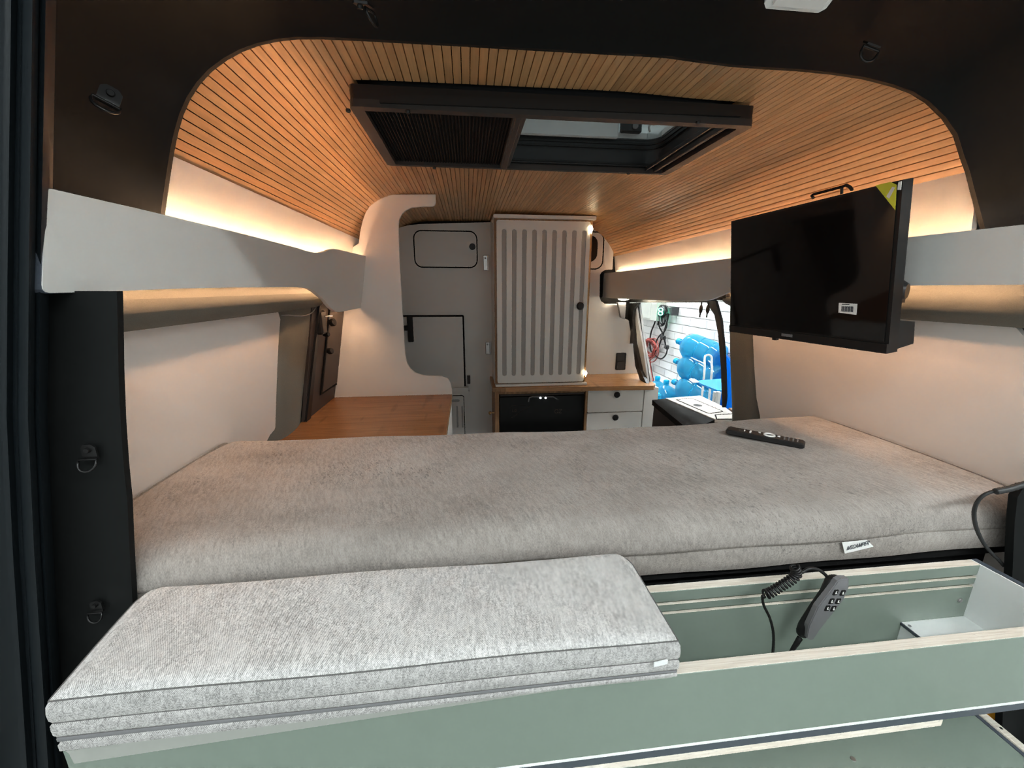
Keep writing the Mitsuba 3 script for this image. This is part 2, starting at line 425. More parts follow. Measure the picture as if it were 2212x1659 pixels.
def bolster(cx_, cz_, rx, rz, y0, y1, sgn, a0=0.0):
    yy = np.r_[y0, np.linspace(y0 + 0.004, y1 - 0.05, 6), y1 - 0.03, y1 - 0.012, y1]
    sc = np.r_[np.ones(7), 0.93, 0.7, 0.3]
    aa = np.linspace(0, 2 * np.pi, 33)
    rings = np.array([[(cx_ + rx * k * math.cos(a), y, cz_ + rz * k * math.sin(a)) for a in aa] for y, k in zip(yy, sc)])
    m = sheet(rings); m.fix_normals(); return m
part(wl, 'padded_beam', bolster(-0.590, -0.018, 0.082, 0.056, 0.58, 1.60, 1), UPHOL, True)
def pillar(y0, y1, bulge, a, b, z0, z1, sgn):
    yy = np.linspace(y0, y1, 15); u = np.linspace(-1, 1, 15)
    zz = np.linspace(z0, z1, 12)
    g = np.array([[(a + b * z + sgn * (bulge * (1 - abs(t) ** 3.5) + 0.004 * math.sin(9 * z + 4 * t)), y, z) for y, t in zip(yy, u)] for z in zz])
    return sheet(g, 0.04, (-sgn, 0, 0))
part(wl, 'padded_pillar', pillar(1.27, 1.575, 0.032, -0.580, LB, -0.512, -0.035, 1), UPHOL, 35)
seam = [on_plane(*p, -0.538, LB) for p in ((607, 681), (625, 681), (645, 683), (662, 681), (674, 675), (683, 664))]
part(wl, 'piping', tube(spline(seam, 5), 0.0022, 6), GREYPLAST, True)

wr = structure('wall_right', 'right van wall, white panels above and below')
XN, ZN = cross(0.768)[0][-1], cross(0.768)[1][-1]
XFR, ZFR = cross(2.60)[0][-1], cross(2.60)[1][-1]
print('right edge', XN, ZN, XFR, ZFR)
up = np.array([[(XN + RB * (0.01 - dz), 0.766, ZN + 0.01 - dz), (XFR + RB * (0.01 - dz), 2.60, ZFR + 0.01 - dz)] for dz in (0.0, 0.27)])
part(wr, 'upper_panel', sheet(up, 0.012, (1, 0, 0)), PANEL)
part(wr, 'joint', lean(cbox((-0.002, 1.485, 0.02), (0.004, 1.4875, 0.21), 0.0005), 1.028, RB), GREYWHITE)
sk = Polygon([(0.30, 0.46), (3.3, 0.46), (3.3, -1.4), (3.1, -1.4), (3.1, 0.02), (1.52, 0.02), (1.52, -1.4), (0.30, -1.4)])
part(wr, 'skin', lean(extr(sk, 'x', 0.20, 0.22), 1.02, RB), BODY)
RA = 1.020
rp = [(1500, 655), (1600, 650), (1926, 668), (2000, 672), (2090, 679), (2135, 687), (2170, 695), (2195, 708), (2212, 728)]
rpp = [on_plane(*p, RA, RB)[1:] for p in rp]
far = [on_plane(*p, RA, RB)[1:] for p in ((1642, 900), (1634, 860), (1629, 790), (1626, 715))]
rpoly = Polygon([(far[0][0], -0.62)] + [tuple(q) for q in far] + [(far[-1][0], rpp[2][1])] + [tuple(q) for q in rpp[2:]] + [(0.50, rpp[-1][1] - 0.004), (0.50, -0.62)])
part(wr, 'lower_panel', lean(extr(rpoly, 'x', 0.0, 0.012), RA, RB), PANEL, 30)
part(wr, 'lower_backing', lean(extr(sbox(0.45, -1.4, 1.50, 0.05), 'x', 0.022, 0.05), RA, RB), UPHOL)
part(wr, 'padded_beam', bolster(1.045, -0.012, 0.078, 0.060, 0.50, 1.50, -1), UPHOL, True)
part(wr, 'padded_pillar', pillar(1.325, 1.525, 0.03, 1.055, RB, -0.62, -0.03, -1), UPHOL, 35)

# ---- the bulkhead ahead
wf = structure('wall_front', 'grey white bulkhead panel at the far end of the van')
rt = [(1283, 493), (1295, 495), (1308, 503), (1319, 515), (1324, 528), (1325.5, 540), (1323, 582), (1308, 583), (1300, 587), (1296, 594), (1295, 641), (1298, 650), (1306, 656), (1333, 656), (1340, 684), (1358, 692), (1366, 740), (1380, 812), (1392, 900)]
rt = xz(rt, YB)
lt = xz([(835, 520), (862, 492), (880, 487), (905, 484), (1055, 480), (1160, 478)], YB)
bulk = Polygon([(-0.85, FLOOR), (-0.85, -0.1), (-0.66, 0.15)] + lt + rt + [(rt[-1][0], FLOOR)])
part(wf, 'panel', extr(bulk, 'y', YB, YB + 0.015), GREYWHITE)
part(wf, 'backing', cbox((-0.95, YB + 0.06, FLOOR), (1.10, YB + 0.10, 0.45), 0.002), GAP)

# ================================================================== THE REAR DOOR SURROUND (black lined)
YR = 0.76
C0 = np.array([1150.0, 560.0])
levels = [(1.0, YR), (1.012, YR - 0.012), (1.10, 0.725), (1.25, 0.675), (1.45, 0.61), (1.75, 0.53), (2.3, 0.43)]
grid = []
for k, y in levels:
    rowp = []
    for j, p in enumerate(rim):
        q = C0 + (np.array(p) - C0) * np.array([k, k])
        if j == 0 or j == len(rim) - 1:
            q = np.array([q[0], p[1] + 25])
        d = ray(*q); rowp.append(d * (y / d[1]))
    grid.append(rowp)
rear = structure('wall_rear', 'black lined surround of the open rear doors')
grid = np.array(grid)
cen = np.array([0.26, 0.6, 0.0])
outw = grid - cen; outw[..., 1] = 0; outw /= np.linalg.norm(outw, axis=-1, keepdims=True)
outw = outw + np.array([0, 0.25, 0]); 
part(rear, 'lining', sheet(grid, 0.015, outw), LINING, 40)
# lip behind the lining that closes the gap to the ceiling
# the lower left post
YP = 0.538
ledge = [(252, 629), (254, 700), (256, 804), (260, 905), (267, 1006), (275, 1083), (279, 1175), (285, 1280), (292, 1400), (300, 1560), (306, 1700)]
le = xz(ledge, YP)
post = Polygon(le + [(-0.64, le[-1][1]), (-0.585, le[0][1])])
part(rear, 'lower_post', extr(post, 'y', YP, YP + 0.009), LINING)
re_ = xz([(2213, 1050), (2198, 1075), (2192, 1130), (2187, 1240), (2180, 1330), (2172, 1400), (2160, 1700)], 0.515)
postr = Polygon(re_ + [(1.35, re_[-1][1]), (1.2, re_[0][1])])
part(rear, 'lower_post', extr(postr, 'y', 0.515, 0.527), LINING)
# glossy jamb of the door opening
py_ = [-200, 0, 300, 600, 900, 1200, 1500, 1750]
bx = [84, 82, 78, 74, 72, 86, 106, 122]
cols = [(14, 0.542), (6, 0.515), (0, 0.50), (-12, 0.492), (-24, 0.494), (-34, 0.502), (-39, 0.515), (-44, 0.505), (-58, 0.494), (-74, 0.492), (-110, 0.50), (-160, 0.51)]
grid = np.array([[on_y(b + o, p, y) for o, y in cols] for p, b in zip(py_, bx)])
part(rear, 'door_jamb', sheet(grid, 0.012, (0, 1, 0)), JAMB, 40)

def d_ring(px, py, y, right, up, size, tilt, label):
    k = thing('tie_down_ring', label, 'ring', 'black tie down rings')
    c = on_y(px, py, y); r = np.array(right, float); r /= np.linalg.norm(r); u = np.array(up, float); u = u - r * (u @ r); u /= np.linalg.norm(u)
    n = np.cross(r, u); n = n if n @ (-c) > 0 else -n
    c = c + n * 0.002
    pl = [c + r * (a * size * 0.42) + u * (b * size * 0.5 + size * 0.55) + n * d for a, b in ((-1, -1), (1, -1), (1, 0.6), (0.5, 1), (-0.5, 1), (-1, 0.6)) for d in (0, 0.0025)]
    part(k, 'plate', hull(pl), DARK)
    part(k, 'bolt', disc(c + u * size * 0.7 + n * 0.002, n, size * 0.17, 0.004, 12), DARK, 40)
    dirv = -u * math.cos(tilt) + n * math.sin(tilt)
    b = c + n * 0.006 + u * size * 0.15
    pts = [b - r * size * 0.5, b + r * size * 0.5]
    for a in np.linspace(0, np.pi, 11):
        pts.append(b + dirv * size * 0.25 + r * size * 0.5 * math.cos(a) + dirv * size * 0.5 * math.sin(a))
    part(k, 'ring', tube(np.array(pts), size * 0.075, 8, closed=True), DARK, True)
d_ring(203, 992, YP - 0.004, (1, 0, 0), (0, 0, 1), 0.021, 0.45, 'black tie-down ring low on the left post, above the cushion corner')
d_ring(217, 1318, YP - 0.004, (1, 0, 0), (0, 0, 1), 0.018, 0.3, 'black tie-down ring bracket half hidden behind the cushion corner')
d_ring(229, 232, 0.64, (0.75, 0.55, -0.4), (0.3, 0.3, 1), 0.026, 0.7, 'black tie-down ring on the upper left lining, left of the planked ceiling')
d_ring(1893, 92, 0.67, (1, -0.2, -0.35), (0.2, 1, 0.7), 0.026, 0.9, 'black tie-down ring on the upper right lining')
d_ring(803, 4, 0.60, (0.3, 1, 0.3), (-1, 0.3, 0.2), 0.022, 1.1, 'black tie-down ring cut off by the top edge of the view')
# dome lamp at the top edge
k = thing('dome_lamp', 'white rear ceiling lamp cut off by the top edge', 'lamp')
lc = on_y(1747, -28, 0.58)
part(k, 'bezel', hull([lc + np.array([a * 0.046, b * 0.025, 0.012 * d + b * -0.012]) for a in (-1, -0.85, 0.85, 1) for b in (-1, -0.8, 0.8, 1) for d in (0, 1) if abs(a) + abs(b) < 1.95]), PAPER)
part(k, 'lens', hull([lc + np.array([a * 0.036, b * 0.016 , -0.004 + 0.008 * d + b * -0.010]) for a in (-1, 1) for b in (-1, 1) for d in (0, 1)]), GREYWHITE)

# ================================================================== SHELF BOARDS WITH THE WARM STRIPS
BA, BBn = -0.467, 0.168
ol = [(105, 410), (110, 408), (300, 451), (500, 499), (640, 535), (665, 543), (680, 546), (692, 546), (704, 543), (714, 539), (722, 537.5), (735, 540), (792, 553.5), (779, 665), (746, 672), (733, 674), (724, 673), (712, 663), (700, 647), (688, 637), (678, 629), (668, 623.5), (655, 621), (640, 620), (500, 621), (400, 623), (255, 628.5), (110, 633), (100, 631), (94, 625), (92, 615), (94, 560), (98, 490)]
op = Polygon([tuple(on_plane(*p, BA, BBn)[1:]) for p in ol])
k = thing('shelf_board', 'long grey white board along the left wall with a rounded near end', 'shelf')
part(k, 'board', lean(extr(op, 'x', -0.011, 0.0), BA, BBn), BOARD)
part(k, 'edge_film', lean(extr(op.buffer(0.0008).intersection(sbox(0.3, -0.2, 0.545, 0.3)), 'x', -0.0105, -0.0012), BA, BBn), EDGE, label='dark edge band at the near end')
XR = 0.905
orr = [(0.42, 0.1015)] + [tuple(on_x(*p, XR)[1:]) for p in ((1940, 515), (1579, 558), (1400, 580), (1304, 590.5), (1299, 594), (1298, 642), (1330, 645), (1450, 650), (1500, 651), (1520, 650), (1535, 647), (1550, 641), (1575, 630))] + [(1.22, 0.006), (0.42, 0.0075)]
k = thing('shelf_board', 'long grey white board along the right wall, behind the television', 'shelf')
part(k, 'board', extr(Polygon(orr), 'x', XR, XR + 0.012), BOARD)
def strip(y0, y1, x, z, label, power, half=0.0035, tilt=0.0, down=False):
    """A flat strip of light, shining up (or down), tilted in degrees towards +x."""
    k = thing('light_strip', label, 'light strip')
    t = math.radians(tilt); n = np.array([math.sin(t), 0, math.cos(t)]) * (1, 0, -1 if down else 1)
    e = np.array([n[2], 0, -n[0]]) * half; c = np.array([x, 0, z])
    part(k, 'tape', hull([c + a * e + d * n + [0, y, 0] for a in (-1, 1) for d in (-0.0012, 0.0012) for y in (y0, y1)]), LEDBODY)
    m = sheet(np.array([[c - e * .9 + n * .0016 + [0, y, 0], c + e * .9 + n * .0016 + [0, y, 0]] for y in (y0, y1)]))
    if m.face_normals[0] @ n < 0: m.invert()
    part(k, 'diodes', m, LEDBODY, emitter=glow(power, LED_TINT))
strip(0.70, 1.86, -0.475, 0.080, 'warm light strip behind the top edge of the left board', LED * 3.3, 0.0035, -12)
strip(0.60, 1.55, -0.4835, 0.006, 'warm light strip behind the bottom edge of the left board', LED * 1.6, 0.0028, -10, True)
strip(0.60, 2.55, 0.936, 0.084, 'warm light strip behind the top edge of the right board', LED * 3.4, 0.0035, 78)
strip(0.60, 1.40, 0.928, 0.014, 'warm light strip behind the bottom edge of the right board', LED * 1.7, 0.0035, 25, True)
# small lit end under the far end of the left board (shines on the white divider)
strip(1.66, 1.82, -0.497, -0.082, 'short warm light strip under the far end of the left board', LED * 2.5, 0.0035, 0, True)

# ================================================================== ROOF VENT
k = thing('roof_vent', 'black framed roof vent in the planked ceiling, pleated blind half closed', 'roof vent')
VZ, VT = 0.352, 0.392
c4 = [on_z(*p, VZ) for p in ((745, 234), (1624, 267), (1452, 378), (846, 359))]
vx0, vx1 = (c4[0][0] + c4[3][0]) / 2, (c4[1][0] + c4[2][0]) / 2
vy0, vy1 = (c4[0][1] + c4[1][1]) / 2, (c4[2][1] + c4[3][1]) / 2
dv = on_z(1106, 300, VZ)[0]
fw = 0.026
outer = rrect(vx0, vx1, vy0, vy1, 0.012)
lefth = sbox(vx0 + fw, vy0 + 0.02, dv - 0.010, vy1 - 0.014)
righth = rrect(dv + 0.012, vx1 - fw, vy0 + 0.02, vy1 - 0.014, 0.006)
part(k, 'frame', extr(outer.difference(lefth).difference(righth), 'z', VZ, VZ + 0.014), VENTFRAME)
part(k, 'frame_side', extr(rrect(vx0 + 0.001, vx1 - 0.001, vy0 + 0.001, vy1 - 0.001, 0.012).difference(rrect(vx0 + 0.014, vx1 - 0.014, vy0 + 0.012, vy1 - 0.010, 0.01)), 'z', VZ + 0.012, VT), BLACK)
# raised hood line on the near side
hood = Polygon(xz([(820, 212), (860, 205), (920, 206), (1300, 219), (1530, 232), (1600, 243), (1600, 252), (820, 222)], vy0 - 0.004))
part(k, 'front_rim', extr(hood, 'y', vy0 - 0.006, vy0 + 0.003), BLACK)
# pleated blind, one cloth of folds
npz = 40
xs = np.linspace(vx0 + fw - 0.003, dv - 0.008, 2 * npz + 1)
gr = np.array([[(x, y, VZ + 0.008 + (0.005 if i % 2 else 0.0)) for i, x in enumerate(xs)] for y in (vy0 + 0.018, vy1 - 0.012)])
part(k, 'pleated_blind', sheet(gr, 0.001, (0, 0, 1)), GAP)
part(k, 'slide_bar', cbox((dv - 0.006, vy0 + 0.018, VZ - 0.002), (dv + 0.008, vy1 - 0.012, VZ + 0.012), 0.002), VENTFRAME)
part(k, 'slide_bar', cbox((dv + 0.013, vy0 + 0.018, VZ + 0.004), (dv + 0.019, vy1 - 0.012, VZ + 0.014), 0.001), PLASTIC)
part(k, 'slide_bar', cbox((vx1 - fw - 0.028, vy0 + 0.018, VZ + 0.004), (vx1 - fw - 0.018, vy1 - 0.012, VZ + 0.016), 0.001), VENTFRAME)
part(k, 'slide_bar', cbox((vx1 - fw - 0.056, vy0 + 0.018, VZ + 0.006), (vx1 - fw - 0.050, vy1 - 0.012, VZ + 0.016), 0.001), PLASTIC)
shaft_o = rrect(vx0 + 0.02, vx1 - 0.045, vy0 + 0.024, vy1 - 0.016, 0.05)
shaft_i = shaft_o.buffer(-0.006)
gy = shaft_i.bounds[3] - 0.012
VS = on_y(1130, 293, gy + 0.01)[2]
print('vent shaft', VS)
part(k, 'shaft', extr(shaft_o.difference(shaft_i), 'z', VZ + 0.016, VS), PLASTIC, 40)
for zz, d in ((0.372, 0.004), (VS - 0.025, 0.006), (VS - 0.012, 0.004)):
    part(k, 'shaft_rib', extr(shaft_i.buffer(0.001).difference(shaft_i.buffer(-d)), 'z', zz, zz + 0.005), BLACK, 40)
part(k, 'shaft_collar', extr(shaft_o.buffer(0.004).difference(shaft_i.buffer(-0.002)), 'z', VS, VS + 0.004), PLASTIC, 40)
part(k, 'roof_flange', extr(shaft_o.buffer(0.012).difference(shaft_i), 'z', VS + 0.004, VS + 0.05), DOME, 40)
part(k, 'dome', extr(shaft_o.buffer(0.03), 'z', VS + 0.052, VS + 0.06), DOME)
q0, q1 = on_y(1128, 290, gy), on_y(1336, 268, gy)
part(k, 'crossbar', cbox((q0[0] - 0.2, gy - 0.006, VS - 0.001), (q1[0], gy + 0.006, q1[2] + 0.022), 0.003), BODY, label='pale grey bar of the vent window')
qh = on_y(1360, 276, gy)
part(k, 'hinge_block', cbox((qh[0] - 0.03, gy - 0.012, qh[2] - 0.016), (qh[0] + 0.035, gy + 0.004, qh[2] + 0.022), 0.004), PLASTIC)
part(k, 'hinge_screw', disc(qh + [0.012, -0.013, 0], (0, -1, 0), 0.009, 0.004, 14), GREYPLAST, 40)
part(k, 'latch', tube(spline([on_y(*p, gy - 0.02) for p in ((1404, 285), (1402, 274), (1408, 268), (1414, 270))], 4), 0.003, 6), CHROME, True)
for px, py in ((881, 239), (1508, 262), (938, 361), (1358, 373), (752, 236)):
    part(k, 'frame_knob', disc(on_z(px, py, VZ - 0.0005), (0, 0, -1), 0.0048, 0.005, 14), BLACK, 40)

# ================================================================== MATTRESS
k = thing('mattress', 'wide taupe grey upholstered mattress across the van', 'mattress')
mx0, mx1, my0, my1 = -0.629, 1.074, 0.553, 1.055
ZT, ZS, ZBt = -0.380, -0.437, -0.490
U, V = 130, 64
def mattress_top():
    us = np.linspace(0, 1, U); prof = []
    # profile from the front seam up over the rounded front edge to the far edge and down
    pts = [(my0 + 0.004, ZS)]
    for a in np.linspace(-0.25, np.pi / 2, 14):
        pts.append((my0 + 0.052 - 0.054 * math.cos(a), ZT - 0.048 + 0.048 * math.sin(a)))
    for y in np.linspace(my0 + 0.09, my1 - 0.06, 22):
        pts.append((y, ZT + 0.004 * math.sin(np.pi * (y - my0) / (my1 - my0))))
    for a in np.linspace(np.pi / 2, -0.2, 10):
        pts.append((my1 - 0.045 + 0.045 * math.cos(a), ZT - 0.045 + 0.045 * math.sin(a)))
    pts.append((my1, ZBt + 0.02))
    return np.array(pts)
mp = mattress_top()
g = np.zeros((len(mp), U, 3))
for j, u in enumerate(np.linspace(0, 1, U)):
    x = mx0 + (mx1 - mx0) * u
    e = min(u, 1 - u) * (mx1 - mx0)
    drop = 0.014 * max(0, 1 - e / 0.03) ** 2.2
    wav = 0.0022 * math.sin(7.3 * x + 1) + 0.0016 * math.sin(17 * x)
    for i, (y, z) in enumerate(mp):
        inn = np.clip((z - ZS) / (ZT - ZS), 0, 1)
        far_ = np.clip((y - 0.9) / 0.15, 0, 1)
        sagy = far_ * (0.035 * (1 - min(1, abs(x - 0.15) / 0.6)) - 0.03 * np.clip((x - 0.75) / 0.3, 0, 1))
        g[i, j] = (x, y - sagy + wav * 1.2 * (i < 14), z - drop * inn + wav * inn - 0.006 * far_ * np.clip((-0.2 - x) / 0.4, 0, 1))
top = sheet(g)
top.fix_normals()
if top.face_normals[len(top.faces) // 3][2] < 0: top.invert()
part(k, 'top', top, MATTRESS, True)
lowp = [(my0 + 0.004, ZS), (my0 - 0.0005, ZS - 0.008), (my0 + 0.0, ZS - 0.028), (my0 + 0.004, ZBt + 0.006), (my0 + 0.012, ZBt), (my1 - 0.02, ZBt), (my1, ZBt + 0.02)]
g = np.array([[(x, y + 0.0015 * math.sin(23 * x) * (i < 4), z + 0.002 * math.sin(6 * x + 2) * (1 <= i < 5)) for x in np.linspace(mx0, mx1, 90)] for i, (y, z) in enumerate(lowp)])
part(k, 'border', sheet(g), MATTRESS, True)
part(k, 'seam', tube([(x, my0 + 0.0035 + 0.0012 * math.sin(7.3 * x + 1), ZS) for x in np.linspace(mx0 + 0.03, mx1 - 0.02, 120)], 0.0008, 6), SEAM, True)
for xx in (mx0, mx1):
    part(k, 'end', extr(Polygon([tuple(q) for q in mp] + [tuple(q) for q in lowp[::-1]]).buffer(0).buffer(-0.006), 'x', xx - 0.0005, xx + 0.0005), MATTRESS)
kb = thing('bed_platform', 'black bed base under the mattress', 'bed')
part(kb, 'slab', cbox((mx0 + 0.05, my0 + 0.020, ZBt - 0.022), (mx1 - 0.01, my1 - 0.02, ZBt - 0.0005), 0.002), GAP)
part(kb, 'skirt', cbox((mx0 + 0.05, my0 + 0.05, -0.95), (mx1 - 0.01, my0 + 0.06, ZBt - 0.022), 0.001), GAP)
# brand label sewn on the front
lt_ = [on_y(*p, my0 - 0.004) for p in ((1818, 1171), (1872, 1166), (1886, 1180), (1824, 1195))]
tag = hull([p + [0, d, 0] for p in lt_ for d in (0, -0.0012)])
part(k, 'label', tag, PAPER, label='white sewn label')
rdir = on_y(1878, 1171, my0) - on_y(1827, 1184, my0)
part(k, 'lettering', frame_text('MICAMPER', 0.0085, on_y(1828, 1189, my0 - 0.0058), rdir, (0.12, 0, 1), 0.0004, squeeze=0.68), INK)

# ================================================================== REMOTE on the mattress
k = thing('remote_control', 'black television remote lying on the mattress', 'remote')
zb = ZT + 0.0055
r0, r1 = on_z(1566, 938, zb), on_z(1737, 972, zb)
r0, r1 = r0[:2], r1[:2]
ru = (r1 - r0) / np.linalg.norm(r1 - r0); rn = np.array([-ru[1], ru[0]]); RL = np.linalg.norm(r1 - r0); RWd = 0.036
def rpt(a, b, z): return np.array([*(r0 + ru * a + rn * b), zb + z])
body = []
for z, ins in ((0, 0.004), (0.003, 0.0), (0.011, 0.0), (0.014, 0.003)):
    for p in rrect(ins, RL - ins, ins, RWd - ins, 0.006, 4).exterior.coords[:-1]:
        body.append(rpt(p[0], p[1], z))
part(k, 'body', hull(body), BLACK, 35)
def rbox(a0, a1, b0, b1, m, nm, r=0.0012):
    part(k, nm, hull([rpt(p[0], p[1], z) for p in rrect(a0, a1, b0, b1, r, 3).exterior.coords[:-1] for z in (0.0135, 0.0152)]), m)
rbox(RL * .235, RL * .25, .013, .024, PAPER, 'button'); rbox(RL * .31, RL * .335, .008, .026, PAPER, 'button', 0.002)
rbox(RL * .42, RL * .45, .023, .029, PAPER, 'button'); rbox(RL * .665, RL * .70, .020, .026, PAPER, 'button')
rbox(RL * .44, RL * .455, .013, .016, GREYPLAST, 'button'); rbox(RL * .625, RL * .64, .008, .011, GREYPLAST, 'button')
for i in range(4):
    for j in range(3):
        rbox(RL * (.745 + .052 * i), RL * (.762 + .052 * i), .006 + .0095 * j, .010 + .0095 * j, GREYPLAST, 'button', 0.001)
rcx, rcy = RL * .565, .019
part(k, 'ring_button', tube([rpt(rcx + 0.0105 * math.cos(a), rcy + 0.0105 * math.sin(a), 0.0145) for a in np.linspace(0, 2 * np.pi, 25)[:-1]], 0.0028, 8, closed=True), PAPER, True, label='white ring button')

# ================================================================== STORAGE BOX of green boards in front of the bed
ZTOP = -0.486
k = thing('storage_box', 'green laminated plywood box open at the top in front of the bed', 'storage box')
yf = on_z(1800, 1420, ZTOP)[1]; yf0 = yf
yf1 = yf0 + 0.016
yb0 = on_z(1760, 1250, ZTOP)[1]; yb1 = yb0 + 0.0155
xl, xr = -0.46, 0.925
zfb = on_y(1700, 1579, yf0)[2]
part(k, 'front_board', cbox((xl, yf0, zfb), (1.02, yf1, ZTOP - 0.0006), 0.0006), GREEN)
part(k, 'front_board_edge', cbox((xl, yf0 + 0.0006, ZTOP - 0.0008), (1.02, yf1 - 0.0006, ZTOP), 0.0002), PLY, label='pale plywood top edge')
part(k, 'front_edge_band', cbox((xl, yf0 - 0.0004, zfb - 0.0045), (1.02, yf0 + 0.002, zfb), 0.0004), INNERWHITE)
part(k, 'front_bottom_edge', cbox((xl, yf0 + 0.0002, zfb - 0.018), (1.02, yf1, zfb - 0.0045), 0.0004), EDGE, label='dark edge strip')
# back board with two routed grooves
zs = [ZTOP - 0.0008, ZTOP - 0.0215, ZTOP - 0.0270, ZTOP - 0.0405, ZTOP - 0.0460, -0.69]
for a, b in ((zs[0], zs[1]), (zs[2], zs[3]), (zs[4], zs[5])):
    part(k, 'back_board', cbox((xl, yb0, b), (xr - 0.012, yb1, a), 0.0005), GREEN)
part(k, 'back_board_core', cbox((xl, yb0 + 0.006, -0.69), (xr - 0.012, yb1 - 0.0005, ZTOP - 0.002), 0.0003), PLYRAW)
for a, b in ((zs[1], zs[2]), (zs[3], zs[4])):
    part(k, 'groove_lip', cbox((xl, yb0 - 0.0002, b - 0.0006), (xr - 0.012, yb0 + 0.004, b + 0.0008), 0.0002), PLY)
part(k, 'back_board_edge', cbox((xl, yb0 + 0.0004, ZTOP - 0.001), (xr - 0.012, yb1 - 0.0004, ZTOP), 0.0002), PLY, label='pale plywood top edge')
exx = xr - 0.012
part(k, 'end_board', extr(Polygon([(yf1, ZTOP - 0.0006), (yb1, ZTOP - 0.0006), (yb1, -0.69), (yb0 - 0.02, -0.67), (yf1, zfb)]), 'x', exx, exx + 0.014), INNERWHITE)
part(k, 'end_board_edge', cbox((exx + 0.003, yf1, ZTOP - 0.0008), (exx + 0.014, yb1, ZTOP + 0.0002), 0.0003), EDGE)
sh = on_y(2092, 1329, yb0)
sx0 = on_y(1948, 1341, yb0)[0]
part(k, 'shelf', cbox((sx0, yf1, sh[2] - 0.004), (exx, yb0, sh[2]), 0.0006), INNERWHITE)
part(k, 'shelf_edge', cbox((sx0 - 0.0022, yf1, sh[2] - 0.006), (sx0, yb0, sh[2] - 0.0005), 0.0004), EDGE)
part(k, 'shelf_side', extr(Polygon([(yf1, sh[2] - 0.004), (yb0, sh[2] - 0.004), (yb0, -0.69), (yb0 - 0.02, -0.67), (yf1, zfb)]), 'x', sx0 + 0.001, sx0 + 0.013), INNERWHITE)
part(k, 'bottom', cbox((xl, yf1 + 0.06, -0.69), (exx, yb0, -0.682), 0.0005), GREEN)
part(k, 'bolt', disc(on_y(2073, 1296, yb0), (0, -1, 0), 0.0042, 0.0025, 16), CHROME, 40)
for px, py in ((1965, 1352), (2096, 1371)):
    part(k, 'screw', disc(on_z(px, py, sh[2]), (0, 0, 1), 0.0028, 0.0008, 12), GREYPLAST)
# batten beneath the front board and the drawer top below
bz0 = zfb - 0.003
bxe = on_y(2033, 1553, yf0 + 0.006)[0]
part(k, 'batten', cbox((xl, yf0 + 0.0035, zfb - 0.036), (bxe, yf1 + 0.03, zfb - 0.018), 0.0006), PLY, label='raw plywood batten under the front board')
k = thing('pull_out_table', 'dark green panel with a plywood edge, pulled out below the box', 'panel')
ZD = -0.740
ey = [on_z(*p, ZD) for p in ((2104, 1542), (2212, 1628))]
xe = (ey[0][0] + ey[1][0]) / 2
part(k, 'panel', cbox((xl, 0.10, ZD - 0.015), (xe - 0.004, 0.60, ZD), 0.0006), GREEN)
part(k, 'edge_rail', cbox((xe - 0.004, 0.10, ZD - 0.020), (xe + 0.003, 0.60, ZD + 0.001), 0.0005), EDGE)
part(k, 'side_rail', cbox((xe + 0.003, 0.10, ZD - 0.020), (xe + 0.016, 0.60, ZD + 0.004), 0.0006), PLY)
part(k, 'screw', disc(on_z(1843, 1640, ZD), (0, 0, 1), 0.004, 0.001, 14), CHROME)
for px, py in ((2120, 1541), (2157, 1574)):
    q = on_z(px, py, ZD + 0.004); q[0] = xe + 0.010
    part(k, 'screw_hole', disc(q, (0, 0, 1), 0.0022, 0.0006, 10), BLACK)
oc = on_y(2222, 1572, 0.52)
single('tool_case', 'orange object low in the bottom right corner behind the box', 'case', hull([oc + np.array([a, b, c]) for a in (-0.055, 0.12) for b in (0, 0.1) for c in (-0.045, 0.035 if a < 0 else 0.05)] + [oc + np.array([-0.03, b, 0.06]) for b in (0, 0.1)]), ORANGE)

# ================================================================== SEAT CUSHION
k = thing('seat_cushion', 'light grey woven seat cushion with a zip lying on the green box', 'cushion')
cq = -0.420
cf = [on_z(*p, cq) for p in ((312, 1272), (1350, 1190), (1463, 1372), (97, 1515))]
cx0b, cx1b, cx1f, cx0f = cf[0][0], cf[1][0], cf[2][0], cf[3][0]
cyb = min((cf[0][1] + cf[1][1]) / 2, 0.546); cyf = 0.372
print('cushion', cx0b, cx1b, cx1f, cx0f, cyb, [c[1] for c in cf])
NU, NV = 90, 30
g = np.zeros((NV, NU, 3))
for i, v in enumerate(np.linspace(0, 1, NV)):
    for j, u in enumerate(np.linspace(0, 1, NU)):
        x0 = cx0f + (cx0b - cx0f) * v; x1 = cx1f + (cx1b - cx1f) * v
        # rounded corners at the back, slightly pinched ends
        su = 2 * u - 1; sv = 2 * v - 1
        y = cyf + (cyb - cyf) * v
        edge = 1 - max(abs(su) ** 26, abs(sv) ** 7)
        z = cq - 0.004 + 0.011 * edge ** 0.6 + 0.0015 * math.sin(11 * u + 3 * v)
        cr = 0.0
        if v > 0.82:
            t = (v - 0.82) / 0.18; cr = 0.028 * (1 - math.sqrt(max(0, 1 - t * t)))
        x = x0 + (x1 - x0) * u - np.sign(su) * cr * abs(su) ** 4
        g[i, j] = (x, y, z)
g[0, :, 1] += 0.0025
tp = sheet(g); tp.fix_normals()
if tp.face_normals[len(tp.faces) // 2][2] < 0: tp.invert()
part(k, 'top', tp, CUSHION, True)
per = list(g[0, :]) + list(g[1:, -1]) + list(g[-1, -2::-1]) + list(g[-2:0:-1, 0])
per = np.array(per); cen = per.mean(0)
dirs = per - cen; dirs[:, 2] = 0
dirs[:, 0] /= 6; dirs /= np.linalg.norm(dirs, axis=1, keepdims=True)
ZCB = ZTOP + 0.001
HANG = 0.030
